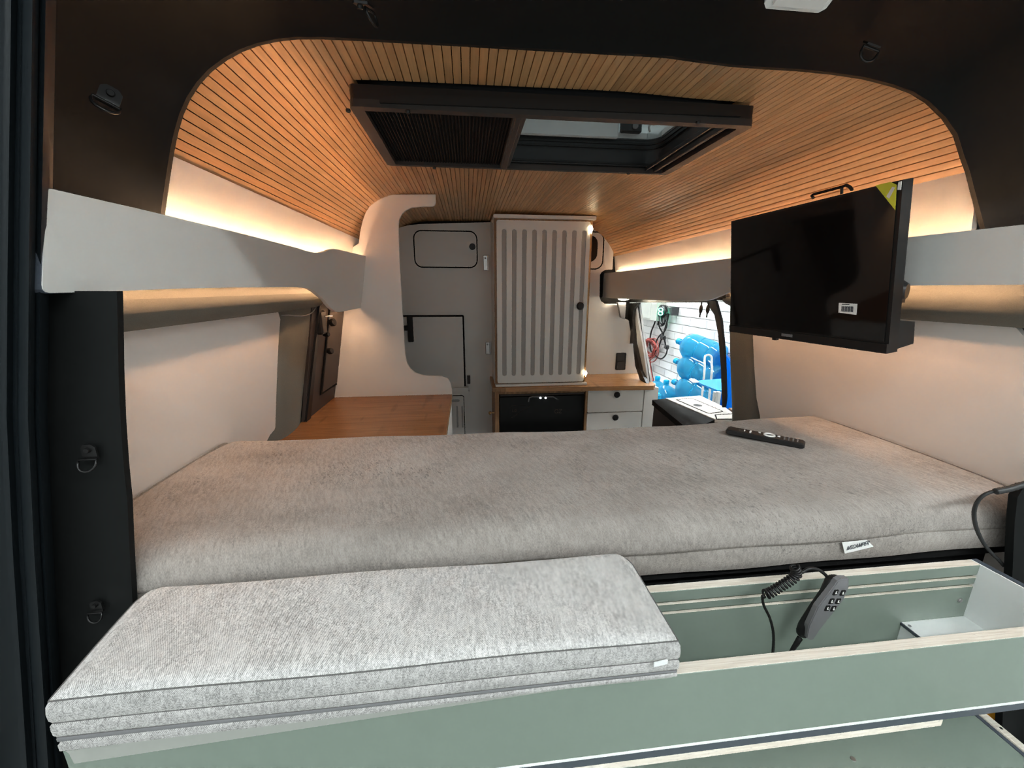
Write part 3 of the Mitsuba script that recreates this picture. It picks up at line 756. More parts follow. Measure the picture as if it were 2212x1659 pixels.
hang = np.zeros(len(per)); hang[:NU] = np.clip(1 - np.linspace(0, 1, NU) / 0.8, 0, 1)
hang[-8:] = np.linspace(0, 1, 8)
def seam_at(o, f, r=0.0007):
    return tube([p + d * o + np.array([0, 0, (ZCB - p[2]) * f - HANG * f ** 7 * h]) for p, d, h in zip(per, dirs, hang)], r, 5, closed=True)
def band(offs, name, m, label=None):
    rows = np.array([[p + d * o + np.array([0, 0, (ZCB - p[2]) * f]) for p, d in zip(np.vstack([per, per[:1]]), np.vstack([dirs, dirs[:1]]))] for o, f in offs])
    rows[..., 2] -= HANG * np.array([f for _, f in offs])[:, None] ** 7 * np.r_[hang, hang[:1]][None, :]
    b = sheet(rows); b.fix_normals(); part(k, name, b, m, True, label)
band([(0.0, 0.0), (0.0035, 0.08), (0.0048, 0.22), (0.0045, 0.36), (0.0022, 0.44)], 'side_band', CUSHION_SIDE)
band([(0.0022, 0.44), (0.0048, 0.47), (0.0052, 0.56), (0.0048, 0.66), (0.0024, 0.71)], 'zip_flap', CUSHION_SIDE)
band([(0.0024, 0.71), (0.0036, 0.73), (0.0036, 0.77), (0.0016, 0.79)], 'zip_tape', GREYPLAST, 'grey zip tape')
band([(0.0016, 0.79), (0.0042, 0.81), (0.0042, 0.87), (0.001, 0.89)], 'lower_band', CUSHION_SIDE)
band([(0.001, 0.89), (-0.001, 0.93), (-0.002, 1.0)], 'underside', CUSHION_BACK, 'plain grey underside cloth')
for o, f in ((0.0024, 0.44), (0.0026, 0.71), (0.0018, 0.80), (0.0012, 0.885)):
    part(k, 'stitching', seam_at(o, f), SEAM, True)
pp = per + dirs * 0.0004 + [0, 0, 0.0003]
part(k, 'top_seam', tube(pp, 0.0008, 6, closed=True), SEAM, True)
zp = on_y(1428, 1434, cyf - 0.006)
part(k, 'zip_pull', hull([zp + np.array([a * 0.0085, c * 0.002, b * 0.0028 + a * 0.0012]) for a in (-1, 1) for b in (-1, 1) for c in (0, 1)]), WIRE, label='pale zip pull')
single_base = None

# ================================================================== BED HANDSET with coiled cord
k = thing('bed_handset', 'black and grey bed control handset hanging in the green box', 'control')
YH = yb0 - 0.030
hs = [on_y(*p, YH) for p in ((1801, 1260), (1791, 1284), (1764, 1320), (1741, 1353), (1736, 1363))]
part(k, 'body', ellipsoids(hs, [0.0150, 0.0152, 0.0140, 0.0128, 0.0118], (1, 0.75, 1)), BLACK, 40)
face = Polygon(xz([(1834, 1250), (1818, 1250), (1809, 1255), (1802, 1266), (1766, 1312), (1747, 1352), (1742, 1378), (1750, 1383), (1757, 1381), (1770, 1361), (1822, 1295), (1833, 1268)], YH - 0.012))
face = soft(face, 0.002)
part(k, 'face_plate', cat(extr(face, 'y', YH - 0.0115, YH - 0.004), extr(face.buffer(-0.0012), 'y', YH - 0.0128, YH - 0.011)), GREYPLAST, 30, label='grey front plate')
for px, py in ((1804, 1279), (1819, 1280), (1795, 1298), (1809, 1298), (1786, 1313), (1799, 1314)):
    c = on_y(px, py, YH - 0.0128)
    q = Polygon([(c[0] - .0036, c[2] - .0042), (c[0] + .0022, c[2] - .0042), (c[0] + .0040, c[2] + .0042), (c[0] - .0016, c[2] + .0042)])
    part(k, 'button', extr(q.buffer(0.0006), 'y', YH - 0.0142, YH - 0.0126), BLACK)
    part(k, 'button_mark', extr(Polygon([(c[0] - .001, c[2] - .0022), (c[0] + .002, c[2] - .0022), (c[0] + .0022, c[2] - .0008), (c[0] + .0006, c[2] + .0004), (c[0] + .0016, c[2] + .0026), (c[0] - .0004, c[2] + .0026), (c[0] - .0006, c[2] + .0002)]), 'y', YH - 0.0146, YH - 0.0141), PAPER)
cl = spline([on_y(*p, YH - 0.004) for p in ((1716, 1224), (1721, 1236), (1716, 1246), (1703, 1256), (1684, 1268), (1664, 1280), (1652, 1284))], 40)
sl = np.r_[0, np.cumsum(np.linalg.norm(np.diff(cl, axis=0), axis=1))]
ang = sl / sl[-1] * 2 * np.pi * 15
tt = np.gradient(cl, axis=0); tt /= np.linalg.norm(tt, axis=1, keepdims=True)
nn = np.cross(tt, [0, 1, 0]); nn /= np.linalg.norm(nn, axis=1, keepdims=True); bb = np.cross(tt, nn)
hel = cl + 0.0062 * (np.cos(ang)[:, None] * nn + np.sin(ang)[:, None] * bb)
part(k, 'coiled_cord', tube(hel, 0.00185, 7), BLACK, True)
part(k, 'cord', tube(spline([hel[-1]] + [on_y(*p, YH - 0.002) for p in ((1647, 1288), (1650, 1308), (1664, 1338), (1671, 1376), (1668, 1430))], 8), 0.0021, 8), BLACK, True)
part(k, 'upper_cord', tube(spline([hel[0]] + [on_y(*p, YH + 0.006) for p in ((1730, 1236), (1748, 1228), (1766, 1230), (1780, 1239), (1790, 1250))], 8), 0.0026, 8), BLACK, True)
part(k, 'strain_relief', tube([on_y(*p, YH) for p in ((1728, 1378), (1722, 1388), (1714, 1400), (1706, 1413), (1698, 1430))], [0.0045, 0.0042, 0.0036, 0.003, 0.0022], 8), BLACK, True)

# ================================================================== BLACK CABLE at the right end of the mattress
k = single('power_cable', 'black cable looping down past the right end of the mattress', 'cable',
           tube(spline([on_y(*p, y) for p, y in (((2230, 1044), .50), ((2200, 1050), .505), ((2160, 1058), .51), ((2130, 1067), .515), ((2112, 1083), .52), ((2104, 1108), .524), ((2109, 1140), .527), ((2124, 1172), .53), ((2142, 1195), .532), ((2158, 1210), .532), ((2168, 1222), .533))], 8), 0.0030, 8), RUBBER, True)
k = single('cable_conduit', 'ribbed dark conduit leading to the right edge above the cable loop', 'cable',
           tube(spline([on_y(*p, y) for p, y in (((2150, 1062), .508), ((2180, 1056), .504), ((2215, 1046), .50), ((2260, 1040), .50))], 8), 0.0052 + 0.0006 * np.sin(np.arange(25) * 2.4), 8), RUBBER, True)

# ================================================================== TELEVISION
A, B_, C_, D_ = np.array([.80, 1.196, .199]), np.array([.80, .709, .196]), np.array([.862, .707, -.125]), np.array([.862, 1.222, -.137])
A, B_, D_ = on_x(1579, 478, .80), on_x(1950, 388, .80), on_x(1577, 716, .862)
C_ = on_x(1917, 764, .862)
tn = np.cross(B_ - A, D_ - A); tn /= np.linalg.norm(tn); tn = tn if tn[0] > 0 else -tn      # into the wall
def tv(u, v, n):           # u from far to near, v from bottom to top
    return (A * (1 - u) + B_ * u) * v + (D_ * (1 - u) + C_ * u) * (1 - v) + tn * n
def tv_uv(px, py):
    d = ray(px, py); lo = np.array([.5, .5])
    for _ in range(20):
        p = tv(*lo, 0); J = np.array([tv(lo[0] + 1e-4, lo[1], 0) - p, tv(lo[0], lo[1] + 1e-4, 0) - p]).T / 1e-4
        M = np.c_[J, -d]; s_ = np.linalg.solve(M, -p); lo = lo + s_[:2]
    return lo
k = thing('television', 'black flat television hung on the right wall over the mattress', 'television')
def slab(u0, u1, v0, v1, n0, n1, bev=0.0):
    return hull([tv(u0 + (bev if n == n0 else 0), v, n) if False else tv(u, v, n) for u in (u0, u1) for v in (v0, v1) for n in (n0, n1)])
part(k, 'bezel', slab(0, 1, 0, 1, 0.001, 0.022), BLACK)
part(k, 'screen', slab(0.012, 0.985, 0.075, 0.985, -0.0008, 0.002), SCREEN)
part(k, 'bottom_strip', slab(0.0, 1.0, 0.0, 0.062, -0.003, 0.004), BLACK)
part(k, 'back_housing', slab(0.15, 0.93, 0.02, 0.70, 0.02, 0.050), BLACK)
u0 = tv_uv(1906, 735); 
part(k, 'speaker_housing', hull([tv(u, v, n) for u, v, n in ((0.80, 0.01, 0.02), (0.99, 0.01, 0.02), (0.99, 0.20, 0.02), (0.80, 0.20, 0.02), (0.80, 0.03, 0.062), (1.0, 0.03, 0.058), (1.0, 0.17, 0.056), (0.80, 0.17, 0.062))]), BLACK)
part(k, 'logo', slab(*(lambda a, b: (a[0], b[0], a[1] - 0.012, a[1] + 0.010))(tv_uv(1691, 722), tv_uv(1714, 727)), -0.0042, -0.0028), GREYPLAST)
part(k, 'sensor', slab(*(lambda a: (a[0] - 0.015, a[0] + 0.015, -0.022, 0.004))(tv_uv(1672, 728)), 0.0, 0.008), BLACK)
def sticker(pts, n0, n1):
    return hull([tv(*tv_uv(*p), n) for p in pts for n in (n0, n1)])
part(k, 'warning_sticker', sticker(((1892, 400), (1924, 393), (1938, 399), (1935, 454)), -0.0012, -0.0002), YELLOW, label='yellow corner sticker')
part(k, 'sticker_swoosh', sticker(((1916, 424), (1929, 403), (1935, 405), (1922, 429)), -0.0015, -0.0006), GREYWHITE)
part(k, 'corner_tape', sticker(((1942, 393), (1949, 391), (1947, 410), (1940, 410)), -0.0016, -0.0004), PAPER)
part(k, 'bar_code_label', sticker(((1813, 654), (1853, 656), (1851, 680), (1812, 675)), -0.0012, -0.0002), PAPER, label='white bar code label')
a, b = tv_uv(1819, 661), tv_uv(1845, 674)
for i in range(13):
    uu = a[0] + (b[0] - a[0]) * i / 13
    part(k, 'bar', slab(uu, uu + (b[0] - a[0]) / 13 * (0.75 if i % 3 else 0.45), b[1], a[1], -0.0016, -0.001), INK)
part(k, 'bar', slab(tv_uv(1820, 658)[0], tv_uv(1836, 658)[0], a[1] + 0.010, a[1] + 0.016, -0.0016, -0.001), INK)
br = [tv(*tv_uv(*p), 0.03) for p in ((1732, 433), (1728, 427), (1733, 424), (1790, 409), (1800, 405), (1808, 409), (1813, 416))]
part(k, 'wall_bracket', tube(br, 0.0032, 6), BLACK)
part(k, 'wall_bracket', tube([tv(*tv_uv(1791, 409), 0.03), tv(*tv_uv(1791, 424), 0.03)], 0.003, 6), BLACK)
mpos = tv(0.93, 0.36, 0.03)
part(k, 'mount_arm', hull([mpos + np.array([a * 0.02 + 0.012, b * 0.03 + 0.03, c * 0.02]) for a in (-1, 1.6) for b in (-1, 1) for c in (-1, 1)]), BLACK)
part(k, 'mount_cap', disc(tv(0.965, 0.37, 0.032), (0.5, -1, 0), 0.021, 0.014, 20, 0.3), BLACK, 40)

# ================================================================== WHITE DIVIDER (profiled) and left counter
YD = 1.885
dv_ = [(775, 526), (778, 500), (783, 478), (790, 459), (800, 443), (812, 431), (826, 423), (842, 420.5), (940.5, 420), (941, 437), (939, 443), (934, 445.5), (905, 446), (889, 448), (876, 454), (867, 463), (862, 474), (860.5, 486), (862, 540), (867, 640), (872, 720), (875, 766), (879, 784), (886, 797), (897, 806), (912, 811), (930, 812.5), (955, 813), (966, 817), (973, 826), (976, 840), (977, 857)]
dp = xz(dv_, YD)
dpoly = Polygon(dp + [(-0.655, dp[-1][1]), (-0.63, -0.3), (-0.535, 0.10), (-0.50, 0.17)])
k = single('room_divider', 'white profiled divider panel standing on the left counter', 'divider', extr(dpoly, 'y', YD, YD + 0.015), WHITE)
k = thing('counter', 'brown wooden counter top at the left behind the mattress', 'counter')
zc = on_y(850, 855, YD)[2]
xcr = [on_z(*p, zc)[0] for p in ((975, 856), (967, 925))]
part(k, 'top', cbox((-0.655, 1.12, zc - 0.022), (xcr[0], YD + 0.02, zc), 0.001), COUNTER)
part(k, 'end_edge', cbox((xcr[0], 1.12, zc - 0.022), (xcr[0] + 0.002, YD + 0.02, zc - 0.0005), 0.0004), OAK)
part(k, 'end_panel', cbox((xcr[0] - 0.018, 1.15, FLOOR), (xcr[0] - 0.003, YD + 0.01, zc - 0.022), 0.001), WHITE)

# control cupboard (brown) between the padded pillar and the divider
k = thing('control_cupboard', 'dark brown leaning side panel with knobs beside the white divider', 'cupboard')
ca, cb = -0.541, 0.19
def cupb(pts): return Polygon([tuple(on_plane(*p, ca, cb)[1:]) for p in pts])
base = cupb([(680, 620), (752, 640), (727, 866), (660, 920)]).intersection(sbox(1.0, zc + 0.001, YD - 0.001, 1.0))
part(k, 'panel', lean(extr(base, 'x', -0.016, -0.004), ca, cb), BROWN)
fr = cupb([(689, 655), (693, 655), (669, 905), (660, 915)]).intersection(sbox(1.0, zc + 0.001, YD - 0.001, 1.0))
part(k, 'dark_edge', lean(extr(fr, 'x', -0.008, 0.004), ca, cb), BLACK)
door = cupb([(713, 655), (748, 660), (728, 826), (694, 850)])
part(k, 'door', lean(extr(door, 'x', -0.004, 0.001), ca, cb), BROWN)
slit = cupb([(713, 655), (714.5, 655), (696, 848), (727, 828), (727.5, 830.5), (692.5, 853.5)])
part(k, 'door_gap', lean(extr(slit.buffer(0), 'x', -0.003, 0.0018), ca, cb), GAP)
lowb = cupb([(728, 834), (729, 832.5), (727, 868), (693, 888), (694, 855)])
for (px, py, r_) in ((712, 697, .016), (699, 723, .010), (707, 759, .013)):
    part(k, 'knob', lathe([(0, 0), (r_ * .6, 0), (r_ * .6, .006), (r_, .008), (r_, .02), (r_ * .8, .024), (0, .024)], on_plane(px, py, ca, cb), (1, -0.3, 0.1), 16), BLACK, 40)
pz = on_plane(694, 696, ca, cb)
part(k, 'switch_box', cbox(pz + [-0.01, -0.035, -0.045], pz + [0.014, 0.02, 0.045], 0.006), BLACK)
part(k, 'lever', tube([on_plane(*p, ca + 0.03, cb) for p in ((702, 684), (717, 683))], 0.0035, 6), CHROME, True)
part(k, 'lever', tube([on_plane(*p, ca + 0.03, cb) for p in ((711, 681), (711, 690))], 0.003, 6), CHROME, True)

# ================================================================== BULKHEAD LOCKERS
def px_rect(x0, y0, x1, y1, y, r):
    a, b = on_y(x0, y0, y), on_y(x1, y1, y)
    return rrect(a[0], b[0], b[2], a[2], r)
k = thing('wall_locker', 'grey rounded locker door with a black knob, high on the bulkhead', 'locker')
pl = px_rect(893, 498, 1031, 578, YB, 0.045)
part(k, 'gap', extr(pl.buffer(0.004).difference(pl.buffer(-0.003)), 'y', YB - 0.0015, YB + 0.001), GAP)
part(k, 'door', extr(pl.buffer(-0.003), 'y', YB - 0.003, YB + 0.001), GREYWHITE)
part(k, 'knob', disc(on_y(1020.5, 533, YB - 0.003), (0, -1, 0), 0.019, 0.012, 24), BLACK, 40)
k = thing('folding_flap', 'grey white square flap with a black catch, left of the tall cabinet', 'flap')
fl = px_rect(862, 685, 1003, 838, YB - 0.03, 0.003)
part(k, 'shadow_gap', extr(fl.buffer(0.010, join_style='mitre'), 'y', YB - 0.015, YB - 0.001), GAP)
part(k, 'flap', extr(fl, 'y', YB - 0.035, YB - 0.015), GREYWHITE)
q = px_rect(879.5, 683, 894.5, 738, YB - 0.035, 0.004)
part(k, 'catch', extr(q, 'y', YB - 0.055, YB - 0.034), BLACK)
part(k, 'catch_arm', extr(px_rect(873, 703, 880, 714, YB - 0.035, 0.002), 'y', YB - 0.05, YB - 0.034), BLACK)
part(k, 'lower_catch', extr(px_rect(1009, 812, 1016, 829, YB - 0.02, 0.002), 'y', YB - 0.025, YB - 0.002), BROWN)
k = thing('ventilation_panel', 'low grey panel with long slots beside the left counter', 'panel')
vp = px_rect(960, 848, 1018, 990, YB - 0.05, 0.004)
vd = px_rect(950, 857, 1005, 985, YB - 0.05, 0.012)
part(k, 'frame', extr(vp, 'y', YB - 0.04, YB - 0.001), GREYWHITE)
part(k, 'gap', extr(vd.buffer(0.004), 'y', YB - 0.042, YB - 0.0395), GAP)
slots = shapely.unary_union([px_rect(985.5, 877, 990.5, 924, YB - 0.05, 0.02), px_rect(996.5, 877, 1001.5, 924, YB - 0.05, 0.02), px_rect(970, 863, 993, 868.5, YB - 0.05, 0.02)])
part(k, 'door', extr(vd.difference(slots), 'y', YB - 0.050, YB - 0.040), GREYWHITE)
part(k, 'slot_back', extr(slots.buffer(0.002), 'y', YB - 0.0432, YB - 0.0415), GROOVE)
part(k, 'top_rail', extr(px_rect(968, 838.5, 1012, 848, YB - 0.06, 0.001), 'y', YB - 0.06, YB - 0.001), GREYWHITE)
k = thing('wall_locker', 'rounded locker door with a dark slot, right of the tall cabinet', 'locker')
pr = px_rect(1255, 501, 1300.5, 581, YB, 0.05)
part(k, 'gap', extr(pr.buffer(0.005).difference(pr.buffer(-0.003)), 'y', YB - 0.0015, YB + 0.001), GAP)
hole = px_rect(1255, 508, 1289, 566, YB, 0.05)
part(k, 'door', extr(pr.buffer(-0.003).difference(hole), 'y', YB - 0.003, YB + 0.001), GREYWHITE)
part(k, 'slot_back', extr(hole.buffer(0.002), 'y', YB - 0.002, YB - 0.0005), GAP)
k = thing('socket_outlet', 'black double socket outlet on the bulkhead beside the door opening', 'socket')
part(k, 'plate', extr(px_rect(1331, 762, 1349.5, 798.5, YB, 0.008), 'y', YB - 0.010, YB), BLACK)
for a, b in ((764, 779), (781.5, 797)):
    part(k, 'flap', extr(px_rect(1333, a, 1347.5, b, YB - 0.01, 0.006), 'y', YB - 0.014, YB - 0.009), RUBBER)

# ================================================================== TALL CABINET
YC = 2.28
k = thing('tall_cabinet', 'tall white cabinet with vertical grooves in its door', 'cabinet')
cl0, cr0 = on_y(1066, 660, YC)[0], on_y(1281, 470, YC)[0]
ct, cbm = on_y(1170, 471, YC)[2], on_y(1170, 832, YC)[2]
dx0, dx1 = on_y(1073.5, 650, YC)[0], on_y(1268.5, 650, YC)[0]
dz1, dz0 = on_y(1170, 475.5, YC)[2], on_y(1170, 828, YC)[2]
part(k, 'body', cbox((dx0 - 0.012, YC + 0.02, cbm), (dx1 + 0.018, YB, ct), 0.001), OAK)
part(k, 'left_side', cbox((dx0 - 0.014, YC + 0.03, cbm + 0.004), (dx0 - 0.012, YB, ct - 0.002), 0.0005), GREYWHITE)
part(k, 'top_cap', cbox((dx0 - 0.016, YC - 0.004, dz1 + 0.007), (dx1 + 0.030, YB, dz1 + 0.026), 0.0015), WHITE)
part(k, 'base_cap', cbox((dx0 - 0.012, YC - 0.004, cbm - 0.004), (dx1 + 0.022, YB, cbm + 0.010), 0.0015), WHITE)
dpoly = rrect(dx0, dx1, dz0 + 0.006, dz1 - 0.003, 0.012)
groove, gs = [], []
for i in range(9):
    gx0 = on_y(1089.3, 655, YC)[0]; gx1 = on_y(1255.7, 655, YC)[0]
    gx = gx0 + (gx1 - gx0) * i / 8
    gs.append(rrect(gx - 0.0128, gx + 0.0128, on_y(1170, 811, YC)[2], on_y(1170, 496, YC)[2], 0.0127, 8))
part(k, 'door', extr(dpoly.difference(shapely.unary_union(gs)), 'y', YC, YC + 0.012), WHITE)
for q in gs:
    part(k, 'door_groove', extr(q, 'y', YC + 0.008, YC + 0.014), GROOVE)
part(k, 'door_core', extr(dpoly, 'y', YC + 0.012, YC + 0.02), OAK)
part(k, 'door_edge_light', cbox((dx1 + 0.002, YC + 0.003, dz0), (dx1 + 0.006, YC + 0.02, dz1), 0.0005), BRASS, label='brass coloured door edge')
part(k, 'knob', lathe([(0, 0), (.017, 0), (.022, .006), (.022, .012), (.016, .018), (0, .018)], on_y(1252.5, 661, YC), (0, -1, 0), 24), BLACK, 40)
for (px, py, h) in ((1049, 568, 0.085), (1054, 752, 0.075)):
    c = on_y(px, py, YC + 0.06)
    part(k, 'hinge', cbox(c + [-0.014, -0.004, -h / 2], c + [0.012, 0.004, h / 2], 0.003), CHROME)
    part(k, 'hinge_pin', tube([c + [0.014, 0, -h / 2], c + [0.014, 0, h / 2]], 0.006, 10), CHROME, True)
    part(k, 'hinge_screw', disc(c + [-0.002, -0.004, h * .3], (0, -1, 0), 0.005, 0.002, 10), GREYPLAST)
for nm, (px, py), hh in (('upper', (1278, 494), 0.022), ('lower', (1265.5, 806), 0.018)):
    c = on_y(px, py, YC - 0.012)
    single('spot_light', f'tiny bright light at the {nm} right corner of the tall cabinet door', 'light', hull([c + np.array(v) for v in ((-.009, 0, 0), (.009, 0, 0), (0, 0, hh), (0, 0, -hh * 1.3), (0, .004, 0), (0, -.003, 0))]), LEDBODY, emitter=glow(6.0, (1, .82, .5)))

# ================================================================== KITCHEN BASE
ZW = cbm - 0.006
k = thing('kitchen_worktop', 'light brown wooden worktop right of the tall cabinet', 'worktop')
part(k, 'top', extr(Polygon([(dx0 - 0.03, YC - 0.015), (1.115, YC - 0.06), (1.145, YC - 0.02), (1.20, YB), (dx0 - 0.03, YB)]), 'z', ZW - 0.026, ZW), WORKTOP)
part(k, 'front_edge', cbox((dx0 - 0.03, YC - 0.0185, ZW - 0.0255), (1.0, YC - 0.014, ZW - 0.002), 0.001), OAK)
YK = YC + 0.005
k = thing('kitchen_unit', 'wooden kitchen base unit holding the fridge and two white drawers', 'cabinet')
fx0, fx1 = on_y(1078, 880, YK)[0], on_y(1262.5, 880, YK)[0]
ex0 = on_y(1388, 870, YK)[0]; ex1 = on_y(1423, 870, YK)[0]
part(k, 'side_panel', cbox((fx0 - 0.026, YK - 0.01, FLOOR), (fx0, YB - 0.003, ZW - 0.027), 0.001), OAK)
part(k, 'side_panel', cbox((fx1, YK - 0.01, FLOOR), (fx1 + 0.014, YB - 0.003, ZW - 0.027), 0.001), OAK)
part(k, 'top_rail', cbox((fx0, YK - 0.006, ZW - 0.045), (fx1, YK + 0.02, ZW - 0.028), 0.001), OAK)
part(k, 'carcass', cbox((fx1 + 0.014, YK + 0.012, FLOOR), (ex0 + 0.004, YB - 0.003, ZW - 0.028), 0.001), GAP)
zt1 = ZW - 0.030
dr0 = on_y(1330, 889, YK)[2]
h1 = zt1 - dr0
for (a, b) in ((zt1, dr0), (dr0 - 0.006, dr0 - h1)):
    d_ = part(k, 'drawer', extr(rrect(fx1 + 0.018, ex0, b, a, 0.008), 'y', YK - 0.004, YK + 0.012), WHITE)
    kc = np.array([(fx1 + 0.018 + ex0) / 2 + 0.004, YK - 0.004, a - 0.036 if a == zt1 else a - 0.030])
    part(d_, 'knob', lathe([(0, 0), (.015, 0), (.019, .005), (.019, .011), (.013, .016), (0, .016)], kc, (0, -1, 0), 24), BLACK, 40)
part(k, 'end_panel', cbox((ex0 + 0.006, YK - 0.006, FLOOR), (ex1 - 0.012, YB - 0.003, ZW - 0.028), 0.001), WHITE)
part(k, 'latch_pin', lathe([(0, 0), (.004, 0), (.004, .018), (.009, .02), (.011, .03), (.006, .036), (0, .036)], (fx0 - 0.027, YK + 0.02, on_y(1067, 894, YK)[2]), (-1, 0, 0), 14), BRASS, 40)
k = thing('fridge', 'black compact fridge built in under the tall cabinet', 'fridge')
fz1 = ZW - 0.046
part(k, 'door', cbox((fx0 + 0.004, YK - 0.002, FLOOR + 0.08), (fx1 - 0.004, YK + 0.03, fz1 - 0.018), 0.002), FRIDGE)
part(k, 'body', cbox((fx0 + 0.004, YK + 0.03, FLOOR + 0.05), (fx1 - 0.004, YB - 0.01, fz1), 0.002), BLACK)
part(k, 'top_trim', cbox((fx0 + 0.004, YK + 0.0, fz1 - 0.016), (fx1 - 0.004, YK + 0.03, fz1), 0.003), BROWN)
hp = [on_y(*p, YK - 0.012) for p in ((1141, 868), (1143, 859), (1150, 857), (1195, 857), (1203, 862))]
part(k, 'handle', tube(hp, 0.005, 6), GREYPLAST, True)
for px in (1167.5, 1178.5):
    part(k, 'display_light', disc(on_y(px, 859.5, YK - 0.014), (0, -1, 0), 0.006, 0.003, 12), PAPER, emitter=glow(3.0, (.8, .95, 1)))
YS = YK - 0.0026
tri = [on_y(*p, YS) for p in ((1102, 877), (1147, 876), (1103.5, 903.5))]
part(k, 'sticker_outline', tube([t for t in tri], 0.0013, 4, closed=True), PRINT)
part(k, 'sticker_lettering', frame_text('LG', 0.016, on_y(1106, 890, YS), (1, 0, 0), (0, 0, 1), 0.001), PRINT)
part(k, 'door_lettering', frame_text('CZ', 0.027, on_y(1196.5, 893, YS), (1, 0, 0), (0.08, 0, 1), 0.001), PRINT)
part(k, 'door_line', cbox(on_y(1216, 888, YS) - [0, .0008, .0012], on_y(1229, 887.5, YS) + [0, .0008, .0012], 0.0003), PLASTIC)
part(k, 'handle_glint', tube([on_y(1199, 857.5, YS), on_y(1206, 864, YS)], 0.0016, 5), GREYPLAST)

# ================================================================== SIDE UNIT by the sliding door
k = thing('door_side_unit', 'low cream topped unit with a black front beside the open side door', 'cabinet')
ZU = -0.565
tp_ = [on_z(*p, ZU) for p in ((1438, 860), (1512, 854.5), (1566, 880), (1600, 905), (1545, 905))]
tpoly = Polygon([(p[0], p[1]) for p in tp_])
minx = tpoly.bounds[0]
part(k, 'top', extr(tpoly.buffer(0.002), 'z', ZU - 0.016, ZU), WHITE)
ld = Polygon([tuple(on_z(*p, ZU)[:2]) for p in ((1460, 863), (1497, 861.5), (1562, 889), (1531, 893.5))])
part(k, 'lid_gap', extr(soft(ld, 0.012).buffer(0.004).difference(soft(ld, 0.012).buffer(-0.002)), 'z', ZU - 0.002, ZU + 0.0006), GAP)
part(k, 'lid', extr(soft(ld, 0.012).buffer(-0.002), 'z', ZU - 0.002, ZU + 0.0012), WHITE)
fh = on_z(1507, 876, ZU)
part(k, 'finger_hole', disc(fh + [0, 0, 0.001], (0, 0, 1), 0.020, 0.0008, 18), BLACK)
ld2 = Polygon([tuple(on_z(*p, ZU)[:2]) for p in ((1545, 896), (1590, 893.5), (1600, 905), (1548, 905))])
part(k, 'lid_gap', extr(ld2.buffer(0.003).difference(ld2.buffer(-0.003)), 'z', ZU - 0.002, ZU + 0.0006), GAP)
bl_ = [on_z(*p, ZU - 0.004) for p in ((1410, 865), (1440, 861.5), (1545, 905), (1545, 930))]
part(k, 'black_rim', extr(Polygon([(p[0], p[1]) for p in (on_z(1409, 864, ZU - 0.004), on_z(1438, 861, ZU - 0.004), on_z(1546, 906, ZU - 0.004), on_z(1490, 930, ZU - 0.004))]), 'z', ZU - 0.03, ZU - 0.004), GAP)
part(k, 'front', extr(Polygon([(p[0], p[1]) for p in (on_z(1413, 872, ZU - 0.03), on_z(1438, 870, ZU - 0.03), on_z(1546, 915, ZU - 0.03), on_z(1500, 925, ZU - 0.03))]), 'z', FLOOR, ZU - 0.03), BROWN)
part(k, 'body', extr(tpoly.buffer(-0.012), 'z', FLOOR, ZU - 0.016), BROWN)
wq = [on_z(*p, ZU - 0.006) for p in ((1574, 881), (1640, 884), (1650, 905), (1606, 906))]
single('corner_shelf', 'small brown wooden corner behind the mattress at the right pillar', 'shelf', extr(Polygon([(p[0], p[1]) for p in wq]), 'z', ZU - 0.03, ZU - 0.006), COUNTER)

# ================================================================== SIDE DOOR OPENING
d_ = structure('door_1', 'open sliding side door')
def quad(pts, x, t, m, nm, sm=False):
    part(d_, nm, extr(Polygon([tuple(on_x(*p, x)[1:]) for p in pts]), 'x', x, x + t), m)
quad([(1352, 655), (1378, 654), (1368, 668), (1366, 690), (1370, 740), (1383, 800), (1397, 830), (1384, 826), (1372, 790), (1367, 742), (1358, 742), (1356, 700)], 1.095, 0.02, BLACK, 'seal')
quad([(1367, 660), (1373, 656), (1378, 690), (1390, 760), (1401, 838), (1396, 838), (1383, 780), (1372, 710)], 1.115, 0.012, BODY, 'door_jamb')
quad([(1376, 655), (1381, 655), (1388, 720), (1405, 820), (1405, 838), (1402, 838), (1390, 766), (1381, 700)], 1.14, 0.012, WIRE, 'door_jamb')
quad([(1373.5, 656), (1375.5, 656), (1383, 715), (1398, 810), (1402, 838), (1400, 838), (1390, 775), (1380, 712)], 1.128, 0.012, RUBBER, 'door_jamb')
quad([(1525, 650), (1545, 650), (1556, 690), (1563, 760), (1566, 860), (1563, 880), (1560, 880), (1557, 790), (1551, 720), (1543, 680), (1530, 660)], 1.095, 0.012, RUBBER, 'seal')
quad([(1340, 646), (1535, 645), (1535, 653.5), (1345, 653.5)], 1.10, 0.03, BLACK, 'header')
k = thing('grab_trim', 'grey plastic pillar trim with a pale lamp at the far end of the right board', 'trim')
gq = Polygon(xz([(1335, 653), (1353, 653), (1350, 690), (1342, 686)], YB - 0.06))
part(k, 'trim', extr(gq, 'y', YB - 0.06, YB - 0.03), GREYPLAST)
lq = on_y(1347, 645.5, YB - 0.075)
part(k, 'lamp', trimesh.Trimesh(*(lambda s_: (s_.vertices * [0.036, 0.018, 0.011] + lq, s_.faces))(trimesh.creation.icosphere(2))), PAPER, True, emitter=glow(26.0, (1, .86, .62)))
